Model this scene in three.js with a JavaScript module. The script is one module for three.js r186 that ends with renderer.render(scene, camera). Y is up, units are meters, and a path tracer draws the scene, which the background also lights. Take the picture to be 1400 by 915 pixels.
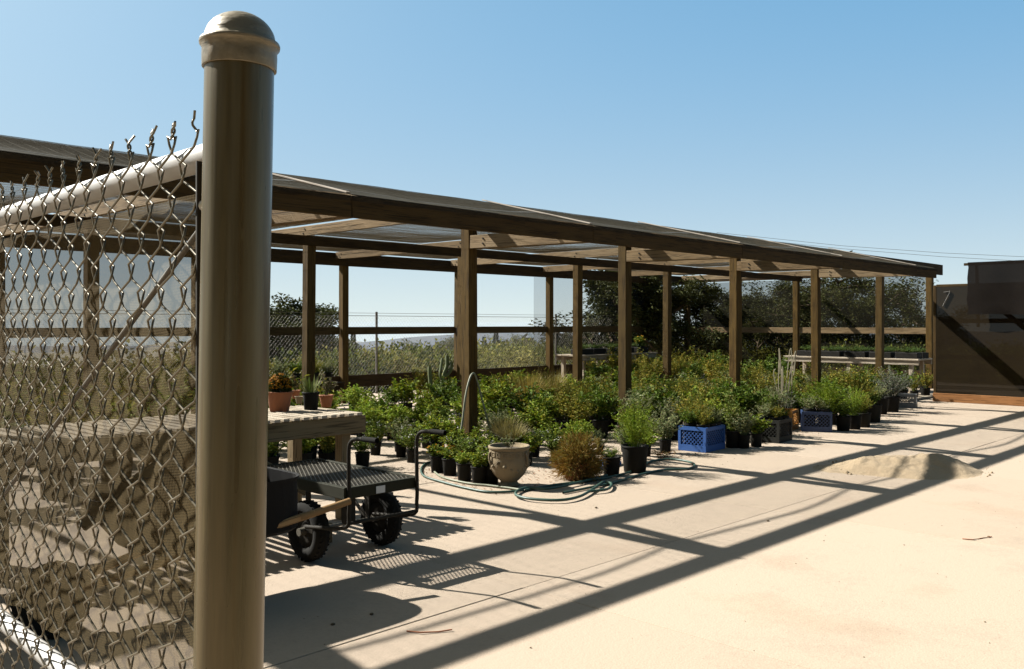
import * as THREE from 'three';
import { mergeGeometries } from 'three/addons/utils/BufferGeometryUtils.js';
import { ImprovedNoise } from 'three/addons/math/ImprovedNoise.js';

// ---------------------------------------------------------------- camera, sky, sun, exposure
const scene = new THREE.Scene();
const V = (x, y, z) => new THREE.Vector3(x, y, z);
const FOC = 1222, HORIZON = 443, EYE = 1.56;                 // read from the photograph's vanishing points (1400 x 915)
const FWD = V(0.7194, 0, -0.6947), RGT = V(0.6947, 0, 0.7194);
const camera = new THREE.PerspectiveCamera(2 * Math.atan(457.5 / FOC) * 180 / Math.PI, 1400 / 915, 0.05, 60000);
camera.position.set(0, EYE, 0);
camera.lookAt(FWD.x, EYE, FWD.z);
camera.setViewOffset(1400, 915, 0, 14.5, 1400, 915);
camera.updateProjectionMatrix();
scene.add(camera);

const TOSUN = V(-0.435, 1, -1.09).normalize();
const sun = new THREE.DirectionalLight(new THREE.Color().setRGB(1, 0.98, 0.925), 5);
sun.position.copy(TOSUN).multiplyScalar(60).add(V(10, 0, -6));
sun.target.position.set(10, 0, -6);
sun.castShadow = true;
sun.shadow.radius = 1.3;
sun.shadow.mapSize.set(4096, 4096);
Object.assign(sun.shadow.camera, { left: -30, right: 30, top: 30, bottom: -30, near: 1, far: 160 });
scene.add(sun, sun.target);

const skyTexture = (() => {
  const w = 512, h = 256, d = new Float32Array(w * h * 4);
  const low = [0.218, 0.246, 0.238], mid = [0.008, 0.092, 0.194], top = [0.005, 0.012, 0.019], near = [0.6, 0.535, 0.37];
  for (let j = 0; j < h; j++) for (let i = 0; i < w; i++) {
    const el = ((j + 0.5) / h - 0.5) * Math.PI, az = ((i + 0.5) / w - 0.5) * 2 * Math.PI;
    const dx = Math.cos(el) * Math.cos(az), dy = Math.sin(el), dz = Math.cos(el) * Math.sin(az);
    const g = Math.acos(Math.min(1, Math.max(-1, dx * TOSUN.x + dy * TOSUN.y + dz * TOSUN.z))) * 180 / Math.PI;
    const e = Math.max(0, el) * 180 / Math.PI, a = Math.exp(-e / 11), b = Math.exp(-Math.pow(e / 44, 3)), glow = Math.exp(-g / 22);
    for (let c = 0; c < 3; c++) d[(j * w + i) * 4 + c] = (mid[c] * b + top[c] * (1 - b) + near[c] * glow) * (1 - a) + low[c] * a;
    d[(j * w + i) * 4 + 3] = 1;
  }
  const t = new THREE.DataTexture(d, w, h, THREE.RGBAFormat, THREE.FloatType);
  t.mapping = THREE.EquirectangularReflectionMapping; t.magFilter = t.minFilter = THREE.LinearFilter; t.needsUpdate = true;
  return t;
})();
scene.background = skyTexture;
scene.environment = skyTexture;

const renderer = new THREE.WebGLRenderer({ antialias: true });
renderer.setSize(1024, 669);
renderer.toneMapping = THREE.LinearToneMapping;
renderer.toneMappingExposure = 3.58;
renderer.shadowMap.enabled = true;

// ---------------------------------------------------------------- helpers
let seed = 7;
const rnd = () => { seed = (seed * 1664525 + 1013904223) >>> 0; return seed / 4294967296; };
const rr = (a, b) => a + (b - a) * rnd();
const noise = new ImprovedNoise();
const fbm = (x, y, z, n = 4) => { let s = 0, a = 0.5; for (let i = 0; i < n; i++) { s += a * noise.noise(x, y, z); x *= 2.03; y *= 2.03; z *= 2.03; a *= 0.5; } return s; };
const P = (a, y, b) => V(a, y, -b);                          // along the building, up, back from the camera
// the point on a level plane that a pixel of the photograph looks at
function at(px, py, y = 0) {
  const r = (px - 700) / FOC, u = (HORIZON - py) / FOC, t = (y - EYE) / u;
  return V(t * (FWD.x + RGT.x * r), y, t * (FWD.z + RGT.z * r));
}
// the point at a given forward depth that a pixel looks at
function deep(px, py, Z) {
  const r = (px - 700) / FOC, u = (HORIZON - py) / FOC;
  return V(Z * (FWD.x + RGT.x * r), EYE + Z * u, Z * (FWD.z + RGT.z * r));
}
const used = {};
function numbered(n) { used[n] = (used[n] ?? -1) + 1; return used[n] ? `${n}_${String(used[n]).padStart(3, '0')}` : n; }
function shade(o) { o.traverse(q => { if (q.isMesh) q.castShadow = q.receiveShadow = true; }); return o; }
function tag(o, label, category, group) { o.userData.label = label; o.userData.category = category; if (group) o.userData.group = group; return o; }
function thing(name, label, category, pos = V(0, 0, 0), turn = 0, group) {
  const o = new THREE.Group(); o.name = numbered(name); o.position.copy(pos); o.rotation.y = turn; scene.add(o);
  return tag(o, label, category, group);
}
function part(name, geo, mat, parent) { const m = new THREE.Mesh(geo, mat); m.name = name; m.castShadow = m.receiveShadow = true; parent.add(m); return m; }
function single(name, geo, mat, label, category, group) { const m = part(numbered(name), geo, mat, scene); return tag(m, label, category, group); }
function structure(name, geo, mat) { const m = part(numbered(name), geo, mat, scene); m.userData.kind = 'structure'; return m; }
function copyOf(o, pos, turn, scale, label, group) {
  const c = o.clone(); c.name = numbered(o.name.replace(/_\d{3}$/, '')); c.position.copy(pos); c.rotation.y = turn; c.scale.setScalar(scale); scene.add(c);
  c.userData = { ...o.userData }; if (label) c.userData.label = label; if (group) c.userData.group = group;
  return c;
}
// geometry with flat faces, collected triangle by triangle
class Tris {
  constructor() { this.p = []; this.n = []; this.c = []; this.u = []; }
  tri(a, b, c, col, ua, ub, uc) {
    const x1 = b.x - a.x, y1 = b.y - a.y, z1 = b.z - a.z, x2 = c.x - a.x, y2 = c.y - a.y, z2 = c.z - a.z;
    let nx = y1 * z2 - z1 * y2, ny = z1 * x2 - x1 * z2, nz = x1 * y2 - y1 * x2; const l = Math.hypot(nx, ny, nz) || 1; nx /= l; ny /= l; nz /= l;
    this.p.push(a.x, a.y, a.z, b.x, b.y, b.z, c.x, c.y, c.z); this.n.push(nx, ny, nz, nx, ny, nz, nx, ny, nz);
    if (col) this.c.push(...col, ...col, ...col);
    if (ua) this.u.push(...ua, ...ub, ...uc);
  }
  geo() {
    const g = new THREE.BufferGeometry();
    g.setAttribute('position', new THREE.Float32BufferAttribute(this.p, 3));
    g.setAttribute('normal', new THREE.Float32BufferAttribute(this.n, 3));
    if (this.c.length) g.setAttribute('color', new THREE.Float32BufferAttribute(this.c, 3));
    if (this.u.length) g.setAttribute('uv', new THREE.Float32BufferAttribute(this.u, 2));
    return g;
  }
}
// a board along x with chamfered edges and uv in metres (u along the grain)
function board(l, h, w, c = 0.004) {
  const e = [l / 2, h / 2, w / 2], T = new Tris(), ou = rnd() * 9, ov = rnd() * 5;
  const poly = (pts, uvAxis) => {
    const v = pts.map(q => V(...q)), mid = V(0, 0, 0); v.forEach(q => mid.add(q)); mid.divideScalar(v.length);
    const n = V(0, 0, 0).subVectors(v[1], v[0]).cross(V(0, 0, 0).subVectors(v[2], v[0]));
    const out = V(mid.x / e[0], mid.y / e[1], mid.z / e[2]);
    if (n.dot(out) < 0) v.reverse();
    const uv = q => uvAxis === 0 ? [q.z * 0.2 + ou, q.y + ov] : [q.x + ou, (uvAxis === 1 ? q.z + 0.31 : q.y) + ov];
    for (let i = 1; i + 1 < v.length; i++) T.tri(v[0], v[i], v[i + 1], null, uv(v[0]), uv(v[i]), uv(v[i + 1]));
  };
  for (let a = 0; a < 3; a++) for (const s of [-1, 1]) {
    const b = (a + 1) % 3, d = (a + 2) % 3, q = [];
    for (const [sb, sd] of [[-1, -1], [1, -1], [1, 1], [-1, 1]]) { const p = []; p[a] = s * e[a]; p[b] = sb * (e[b] - c); p[d] = sd * (e[d] - c); q.push(p); }
    poly(q, a);
    for (const t of [-1, 1]) {                                 // the edge between faces a and b
      const r = [];
      for (const [k, sd] of [[0, -1], [1, -1], [1, 1], [0, 1]]) { const p = []; p[a] = s * (e[a] - (k ? c : 0)); p[b] = t * (e[b] - (k ? 0 : c)); p[d] = sd * (e[d] - c); r.push(p); }
      poly(r, a === 0 || b === 0 ? 0 : 1);
    }
  }
  for (const x of [-1, 1]) for (const y of [-1, 1]) for (const z of [-1, 1])
    poly([[x * e[0], y * (e[1] - c), z * (e[2] - c)], [x * (e[0] - c), y * e[1], z * (e[2] - c)], [x * (e[0] - c), y * (e[1] - c), z * e[2]]], 0);
  return T.geo();
}
function orient(m, p0, p1, upHint = V(0, 1, 0)) {
  const x = p1.clone().sub(p0).normalize(); let z = x.clone().cross(upHint);
  if (z.lengthSq() < 1e-6) z = x.clone().cross(V(0, 0, 1));
  z.normalize(); const y = z.clone().cross(x);
  m.quaternion.setFromRotationMatrix(new THREE.Matrix4().makeBasis(x, y, z)); m.position.copy(p0).add(p1).multiplyScalar(0.5);
  return m;
}
// a timber from p0 to p1 (h is its height in the vertical plane, w its thickness across)
function timber(name, p0, p1, h, w, mat, parent, c = 0.004, up) { return orient(part(name, board(p0.distanceTo(p1), h, w, c), mat, parent), p0, p1, up); }
function boxAt(geoBoard, x, y, z) { return geoBoard.translate(x, y, z); }
function tube(pts, r, seg, rad = 6, closed = false, tension = 0.5) { return new THREE.TubeGeometry(new THREE.CatmullRomCurve3(pts, closed, 'catmullrom', tension), seg, r, rad, closed); }
// a polyline tube with few triangles
function poly(pts, r, rad = 5) {
  const pos = [], nor = [], idx = [], n = pts.length;
  for (let i = 0; i < n; i++) {
    const t = pts[Math.min(n - 1, i + 1)].clone().sub(pts[Math.max(0, i - 1)]).normalize();
    let a = t.clone().cross(Math.abs(t.x) > 0.9 ? V(0, 0, 1) : V(1, 0, 0)).normalize(); const b = t.clone().cross(a);
    const q = typeof r === 'function' ? r(i / (n - 1)) : r;
    for (let k = 0; k < rad; k++) { const f = k / rad * 2 * Math.PI, nn = a.clone().multiplyScalar(Math.cos(f)).addScaledVector(b, Math.sin(f)); pos.push(pts[i].x + nn.x * q, pts[i].y + nn.y * q, pts[i].z + nn.z * q); nor.push(nn.x, nn.y, nn.z); }
  }
  for (let i = 0; i + 1 < n; i++) for (let k = 0; k < rad; k++) { const a = i * rad + k, b = i * rad + (k + 1) % rad; idx.push(a, b, a + rad, b, b + rad, a + rad); }
  const g = new THREE.BufferGeometry();
  g.setAttribute('position', new THREE.Float32BufferAttribute(pos, 3)); g.setAttribute('normal', new THREE.Float32BufferAttribute(nor, 3)); g.setIndex(idx);
  return g;
}
function lathe(profile, seg = 20) { return new THREE.LatheGeometry(profile.map(([x, y]) => new THREE.Vector2(x, y)), seg); }
// a sheet from a function of (u, v)
function sheet(nu, nv, f, uvScale) {
  const pos = [], uv = [], idx = [];
  for (let j = 0; j <= nv; j++) for (let i = 0; i <= nu; i++) { const p = f(i / nu, j / nv); pos.push(p.x, p.y, p.z); uv.push(i / nu * uvScale[0], j / nv * uvScale[1]); }
  for (let j = 0; j < nv; j++) for (let i = 0; i < nu; i++) { const a = j * (nu + 1) + i, b = a + 1, c = a + nu + 1, d = c + 1; idx.push(a, b, d, a, d, c); }
  const g = new THREE.BufferGeometry();
  g.setAttribute('position', new THREE.Float32BufferAttribute(pos, 3)); g.setAttribute('uv', new THREE.Float32BufferAttribute(uv, 2)); g.setIndex(idx); g.computeVertexNormals();
  return g;
}
// knotted netting: round cords along u (every pitch along v, in metres) and a few along v, over the surface f(u, v)
function cords(f, lu, lv, pitch, d, seg = 5, cross = 0.12) {
  const T = new Tris(), ring = [0, 2.094, 4.189];
  const run = (g, n) => { let last = null; for (let i = 0; i <= n; i++) { const p = g(i / n), q = g(Math.min(1, i / n + 0.01)).sub(g(Math.max(0, i / n - 0.01))).normalize(), s = q.clone().cross(V(0, 1, 0)).normalize(), w = s.clone().cross(q), r = ring.map(t => p.clone().addScaledVector(s, Math.cos(t) * d / 2).addScaledVector(w, Math.sin(t) * d / 2)); if (last) for (let k = 0; k < 3; k++) { const m = (k + 1) % 3; T.tri(last[k], r[k], last[m]); T.tri(last[m], r[k], r[m]); } last = r; } };
  const n = Math.round(lv / pitch), m = Math.round(lu / cross);
  for (let j = 0; j <= n; j++) { const v = Math.min(1, Math.max(0, (j + rr(-0.25, 0.25)) / n)); run(t => f(t, v), seg); }
  for (let i = 0; i <= m; i++) run(t => f(i / m, t), 5);
  return T.geo();
}
const bare = g => { const q = g.index ? g.toNonIndexed() : g; for (const k of Object.keys(q.attributes)) if (k !== 'position' && k !== 'normal') q.deleteAttribute(k); return q; };
const merge = list => mergeGeometries(list.map(bare), false);

// ---------------------------------------------------------------- textures and materials
const lin = (r, g, b) => new THREE.Color().setRGB(r, g, b);
const toS = v => Math.round(255 * Math.min(1, Math.max(0, v <= 0.0031308 ? v * 12.92 : 1.055 * Math.pow(v, 1 / 2.4) - 0.055)));
// wrapped value noise, made tileable by blending on a torus of period p
function tileNoise(p, s0) {
  const t = new Float32Array(p * p); let s = s0; for (let i = 0; i < p * p; i++) { s = (s * 1664525 + 1013904223) >>> 0; t[i] = s / 4294967296; }
  return (x, y) => { x = ((x % p) + p) % p; y = ((y % p) + p) % p; const i = Math.floor(x), j = Math.floor(y), f = x - i, g = y - j, u = f * f * (3 - 2 * f), v = g * g * (3 - 2 * g), i1 = (i + 1) % p, j1 = (j + 1) % p;
    return (t[j * p + i] * (1 - u) + t[j * p + i1] * u) * (1 - v) + (t[j1 * p + i] * (1 - u) + t[j1 * p + i1] * u) * v; };
}
function texture(n, f, colour = true, repeat = [1, 1]) {
  const d = new Uint8Array(n * n * 4);
  for (let j = 0; j < n; j++) for (let i = 0; i < n; i++) { const c = f(i / n, j / n), k = (j * n + i) * 4; if (colour) { d[k] = toS(c[0]); d[k + 1] = toS(c[1]); d[k + 2] = toS(c[2]); } else d[k] = d[k + 1] = d[k + 2] = Math.round(255 * Math.min(1, Math.max(0, c))); d[k + 3] = 255; }
  const t = new THREE.DataTexture(d, n, n); t.wrapS = t.wrapT = THREE.RepeatWrapping; t.magFilter = THREE.LinearFilter; t.minFilter = THREE.LinearMipmapLinearFilter; t.generateMipmaps = true;
  if (colour) t.colorSpace = THREE.SRGBColorSpace; t.repeat.set(...repeat); t.needsUpdate = true; return t;
}
const n4 = tileNoise(4, 11), n8 = tileNoise(8, 5), n16 = tileNoise(16, 77), n32 = tileNoise(32, 31), n64 = tileNoise(64, 91), n128 = tileNoise(128, 19), n256 = tileNoise(256, 47);
const grain = (u, v) => 0.45 * n64(u * 8 + 2.2 * n8(u * 4, v * 8), v * 64) + 0.3 * n128(u * 16, v * 128) + 0.25 * n16(u * 8, v * 16);
const woodMap = texture(512, (u, v) => { const g = grain(u, v), k = n8(u * 8, v * 8), dark = g < 0.36 ? 0.62 : 1; const m = (0.55 + 0.75 * g) * (0.82 + 0.36 * k) * dark; return [m, m * (0.96 + 0.08 * k), m * (0.9 + 0.16 * k)]; }, true, [1 / 1.7, 1 / 0.42]);
const woodBump = texture(512, (u, v) => grain(u, v), false, [1 / 1.7, 1 / 0.42]);
const wood = (r, g, b, rough = 0.85) => new THREE.MeshPhysicalMaterial({ specularIntensity: 0.25, color: lin(r, g, b), map: woodMap, bumpMap: woodBump, bumpScale: 0.0025, roughness: rough });
const M = {};
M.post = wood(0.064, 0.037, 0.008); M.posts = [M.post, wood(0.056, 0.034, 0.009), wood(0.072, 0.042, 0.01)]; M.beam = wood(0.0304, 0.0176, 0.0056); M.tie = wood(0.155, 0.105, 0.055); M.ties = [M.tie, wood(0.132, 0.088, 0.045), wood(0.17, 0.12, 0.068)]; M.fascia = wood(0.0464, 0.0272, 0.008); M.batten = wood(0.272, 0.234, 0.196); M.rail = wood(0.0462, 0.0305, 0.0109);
M.bench = wood(0.326, 0.272, 0.206); M.benchLeg = wood(0.147, 0.109, 0.0598); M.sill = wood(0.21, 0.095, 0.035); M.grip = wood(0.326, 0.196, 0.0872, 0.6); M.plank = wood(0.229, 0.19, 0.142);
const concreteTone = (u, v) => { const a = n4(u * 4, v * 4), b = n16(u * 16, v * 16), c = n64(u * 64, v * 64), d = n256(u * 256, v * 256); let m = 0.86 + 0.12 * a + 0.1 * b + 0.07 * c + 0.1 * (d - 0.5);
  if (d > 0.972) m *= 0.72; if (d < 0.02) m *= 0.8; const st = Math.max(0, n8(u * 8 + 0.6 * b, v * 8) - 0.62) * 1.1; return [m * (1 - 0.16 * st), m * (1 - 0.24 * st), m * (1 - 0.3 * st)]; };
const concreteMap = texture(1024, concreteTone, true, [1 / 3.7, 1 / 3.7]);
const concreteBump = texture(512, (u, v) => 0.6 * n128(u * 128, v * 128) + 0.4 * n32(u * 32, v * 32), false, [1 / 0.9, 1 / 0.9]);
const concrete = (r, g, b) => new THREE.MeshStandardMaterial({ color: lin(r, g, b), map: concreteMap, bumpMap: concreteBump, bumpScale: 0.0012, roughness: 0.92 });
M.slabs = [concrete(0.258, 0.2, 0.144), concrete(0.252, 0.195, 0.139), concrete(0.264, 0.206, 0.149)];
M.earth = new THREE.MeshStandardMaterial({ color: lin(0.0707, 0.0598, 0.0299), map: concreteMap, roughness: 1 });
const weave = texture(256, (u, v) => 0.5 + 0.3 * Math.sin(u * Math.PI * 2 * 64) * 0.6 + 0.3 * Math.sin(v * Math.PI * 2 * 64) * 0.4 + 0.2 * (n64(u * 64, v * 64) - 0.5), false, [1 / 0.25, 1 / 0.25]);
const clothTone = texture(512, (u, v) => { const m = 0.72 + 0.34 * n8(u * 8, v * 8) + 0.16 * n128(u * 32, v * 128) + 0.1 * n32(u * 32, v * 32); return [m, m, m]; }, true, [1 / 2.1, 1 / 2.1]);
const cloth = (r, g, b, o) => new THREE.MeshPhysicalMaterial({ specularIntensity: 0.15, color: lin(r, g, b), map: clothTone, bumpMap: weave, bumpScale: 0.001, roughness: 0.95, transparent: true, opacity: o, side: THREE.DoubleSide });
M.eaveCloth = cloth(0.0272, 0.0245, 0.019, 0.38); M.wallCloth = cloth(0.0272, 0.0299, 0.0326, 0.3); M.endCloth = cloth(0.00762, 0.00653, 0.00381, 0.6); M.gateCloth = cloth(0.062, 0.043, 0.017, 0.68);
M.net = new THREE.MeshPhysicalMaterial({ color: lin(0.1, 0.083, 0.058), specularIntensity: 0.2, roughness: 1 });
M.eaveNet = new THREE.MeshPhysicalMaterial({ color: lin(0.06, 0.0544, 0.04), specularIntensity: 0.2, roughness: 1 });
M.screenCloth = cloth(0.0105, 0.0065, 0.0022, 0.98); M.heavyCloth = cloth(0.00544, 0.00381, 0.00272, 0.99);
const spangle = texture(512, (u, v) => { const m = 0.74 + 0.22 * n32(u * 32, v * 32) + 0.16 * n128(u * 128, v * 128) + 0.2 * (n16(u * 16, v * 4) - 0.5); const y = Math.max(0, n8(u * 8, v * 8) - 0.45); return [m, m * (1 - 0.12 * y), m * (1 - 0.5 * y)]; }, true, [1, 1]);
const galvanised = texture(1024, (u, v) => { let m = 0.72 + 0.2 * n32(u * 32, v * 32) + 0.14 * n128(u * 128, v * 128) + 0.07 * (n64(u * 64, v * 4) - 0.5) + 0.16 * (n8(u * 8, v * 8) - 0.5); const run = Math.max(0, n32(u * 32, v * 2 + 0.3) - 0.62) * 1.6, ch = n64(u * 64 + 3, v * 64), chip = ch > 0.9 ? 1.5 : 1, scr = Math.abs(n16(u * 16 + v * 3, v * 8) - 0.5) < 0.004 && n8(u * 8, v * 8) > 0.55 ? 1.7 : 1; m *= chip * scr; return [m * (1 - 0.15 * run), m * (1 - 0.34 * run), m * (1 - 0.6 * run)]; }, true, [1, 1]);
const galvanRough = texture(256, (u, v) => 0.72 + 0.3 * n32(u * 32, v * 32) + 0.2 * (n64(u * 64, v * 64) - 0.5), false, [1, 1]);
M.pipe = new THREE.MeshPhysicalMaterial({ color: lin(0.118, 0.09, 0.042), map: galvanised, metalness: 0.4, roughness: 0.36, roughnessMap: galvanRough });
M.cap = new THREE.MeshPhysicalMaterial({ color: lin(0.19, 0.155, 0.1), map: galvanised, metalness: 0.35, roughness: 0.48, roughnessMap: galvanRough, bumpMap: galvanRough, bumpScale: 0.0008 });
M.whitePipe = new THREE.MeshStandardMaterial({ color: lin(0.392, 0.375, 0.348), map: spangle, metalness: 0.1, roughness: 0.5 });
M.wire = new THREE.MeshStandardMaterial({ color: lin(0.125, 0.105, 0.07), metalness: 0.6, roughness: 0.3 });
M.bedSteel = new THREE.MeshStandardMaterial({ color: lin(0.06, 0.052, 0.036), metalness: 0.2, roughness: 0.6 });
M.rod = new THREE.MeshStandardMaterial({ color: lin(0.0653, 0.0517, 0.0326), metalness: 0.3, roughness: 0.5 });
M.steel = new THREE.MeshStandardMaterial({ color: lin(0.109, 0.0976, 0.0762), metalness: 0.5, roughness: 0.5 });
M.darkSteel = new THREE.MeshPhysicalMaterial({ specularIntensity: 0.35, color: lin(0.016, 0.0128, 0.008), metalness: 0.1, roughness: 0.75 });
M.greenSteel = new THREE.MeshPhysicalMaterial({ specularIntensity: 0.35, color: lin(0.0176, 0.0168, 0.0088), metalness: 0, roughness: 0.85 });
M.rubber = new THREE.MeshPhysicalMaterial({ specularIntensity: 0.35, color: lin(0.0072, 0.0064, 0.0048), roughness: 0.95 });
M.blackPaint = new THREE.MeshPhysicalMaterial({ specularIntensity: 0.35, color: lin(0.0072, 0.0064, 0.0056), roughness: 0.85 });
M.can = new THREE.MeshPhysicalMaterial({ specularIntensity: 0.35, color: lin(0.00653, 0.00544, 0.00326), roughness: 0.8 });
M.canGrey = new THREE.MeshPhysicalMaterial({ specularIntensity: 0.35, color: lin(0.012, 0.0103, 0.00653), roughness: 0.8 });
const claySpeck = texture(256, (u, v) => { const m = 0.8 + 0.25 * n16(u * 16, v * 16) + 0.15 * n64(u * 64, v * 64); return [m, m, m]; });
M.terracotta = new THREE.MeshStandardMaterial({ color: lin(0.229, 0.0816, 0.0326), map: claySpeck, roughness: 0.9 });
M.stone = new THREE.MeshStandardMaterial({ color: lin(0.163, 0.122, 0.068), map: claySpeck, bumpMap: concreteBump, bumpScale: 0.002, roughness: 0.95 });
M.soil = new THREE.MeshStandardMaterial({ color: lin(0.0272, 0.0185, 0.0109), map: claySpeck, roughness: 1 });
M.blue = new THREE.MeshStandardMaterial({ color: lin(0.016, 0.068, 0.23), map: claySpeck, roughness: 0.5 });
M.darkBlue = new THREE.MeshStandardMaterial({ color: lin(0.012, 0.03, 0.085), map: claySpeck, roughness: 0.5 });
M.blackCrate = new THREE.MeshPhysicalMaterial({ specularIntensity: 0.35, color: lin(0.0152, 0.0152, 0.012), map: claySpeck, roughness: 0.6 });
M.orange = new THREE.MeshStandardMaterial({ color: lin(0.338, 0.142, 0.0163), map: claySpeck, roughness: 0.5 });
M.greyCrate = new THREE.MeshStandardMaterial({ color: lin(0.109, 0.109, 0.103), map: claySpeck, roughness: 0.6 });
M.hose = new THREE.MeshStandardMaterial({ color: lin(0.019, 0.049, 0.0326), roughness: 0.5 });
M.paleHose = new THREE.MeshStandardMaterial({ color: lin(0.12, 0.125, 0.075), roughness: 0.6 });
M.sand = new THREE.MeshStandardMaterial({ color: lin(0.232, 0.172, 0.104), map: concreteMap, bumpMap: concreteBump, bumpScale: 0.004, roughness: 1 });
M.white = new THREE.MeshStandardMaterial({ color: lin(0.408, 0.408, 0.392), roughness: 0.8 });
const leafMat = (t = 0.4, k = 0.49) => new THREE.MeshPhysicalMaterial({ color: lin(k, k, k), specularIntensity: 0.18, vertexColors: true, roughness: 0.75, transmission: t, thickness: 0, side: THREE.DoubleSide });
M.leaf = leafMat(0.38); M.treeLeaf = leafMat(0.25, 0.54); M.bark = new THREE.MeshPhysicalMaterial({ specularIntensity: 0.35, color: lin(0.09, 0.065, 0.04), map: claySpeck, roughness: 1 });
M.cactus = new THREE.MeshStandardMaterial({ color: lin(0.1, 0.115, 0.04), map: claySpeck, roughness: 0.8 });
// ---------------------------------------------------------------- ground: a concrete apron of cast slabs, bare earth round it, land falling away behind
{
  const land = (a, b) => { const over = Math.max(0, Math.max(b - 17.2, (a - 27) * 0.8)); let y = -0.16 - 0.13 * Math.min(over, 60) - 0.05 * Math.min(Math.max(0, over - 60), 1400) - 0.012 * Math.min(Math.max(0, over - 1500), 2000); return y + (over > 0 ? Math.min(1, over / 6) * 1.1 * fbm(a * 0.05, b * 0.05, 3.3, 3) * (1 + over * 0.01) : 0); };
  M.land = land;
  const ax = [], n = 70; for (let i = -n; i <= n; i++) ax.push(Math.sign(i) * (Math.abs(i) * 0.9 + Math.pow(Math.abs(i) / n, 5) * 4200));
  const pos = [], idx = [], uv = [], N = ax.length;
  for (const b of ax) for (const a of ax) { const A = a + 15, B = b + 15; pos.push(A, land(A, B), -B); uv.push(A, B); }
  for (let j = 0; j + 1 < N; j++) for (let i = 0; i + 1 < N; i++) { const a = j * N + i; idx.push(a, a + 1, a + N, a + 1, a + N + 1, a + N); }
  const g = new THREE.BufferGeometry(); g.setAttribute('position', new THREE.Float32BufferAttribute(pos, 3)); g.setAttribute('uv', new THREE.Float32BufferAttribute(uv, 2)); g.setIndex(idx); g.computeVertexNormals();
  structure('earth', g, M.earth);
  const apron = new THREE.Group(); apron.name = 'concrete_apron'; apron.userData.kind = 'structure'; scene.add(apron);
  const xs = [-5.5], zs = [-2.55]; for (let k = -2; k <= 5; k++) xs.push(6.9 + k * 3.05 + (k === 5 ? 0 : 0)); xs.push(26.5);
  for (let k = -2; k <= 3; k++) zs.push(3.62 + k * 3.05); zs.push(16.2);
  for (let i = 0; i + 1 < xs.length; i++) for (let j = 0; j + 1 < zs.length; j++) {
    const a0 = xs[i] + 0.0015, a1 = xs[i + 1] - 0.0015, b0 = zs[j] + 0.0015, b1 = zs[j + 1] - 0.0015, T = 0.15, c = 0.003;
    const gg = board(a1 - a0, T, b1 - b0, c), q = gg.attributes.position, u = gg.attributes.uv, cx = (a0 + a1) / 2, cz = -(b0 + b1) / 2;
    for (let k = 0; k < q.count; k++) u.setXY(k, q.getX(k) + cx, q.getZ(k) + cz);
    const m = part('slab', gg, M.slabs[(i * 2 + j * 5 + (i * j) % 2) % 3], apron); m.position.set(cx, -T / 2 + [0, 0.0012, -0.0012][(i + 2 * j) % 3], cz);
  }
}
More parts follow.
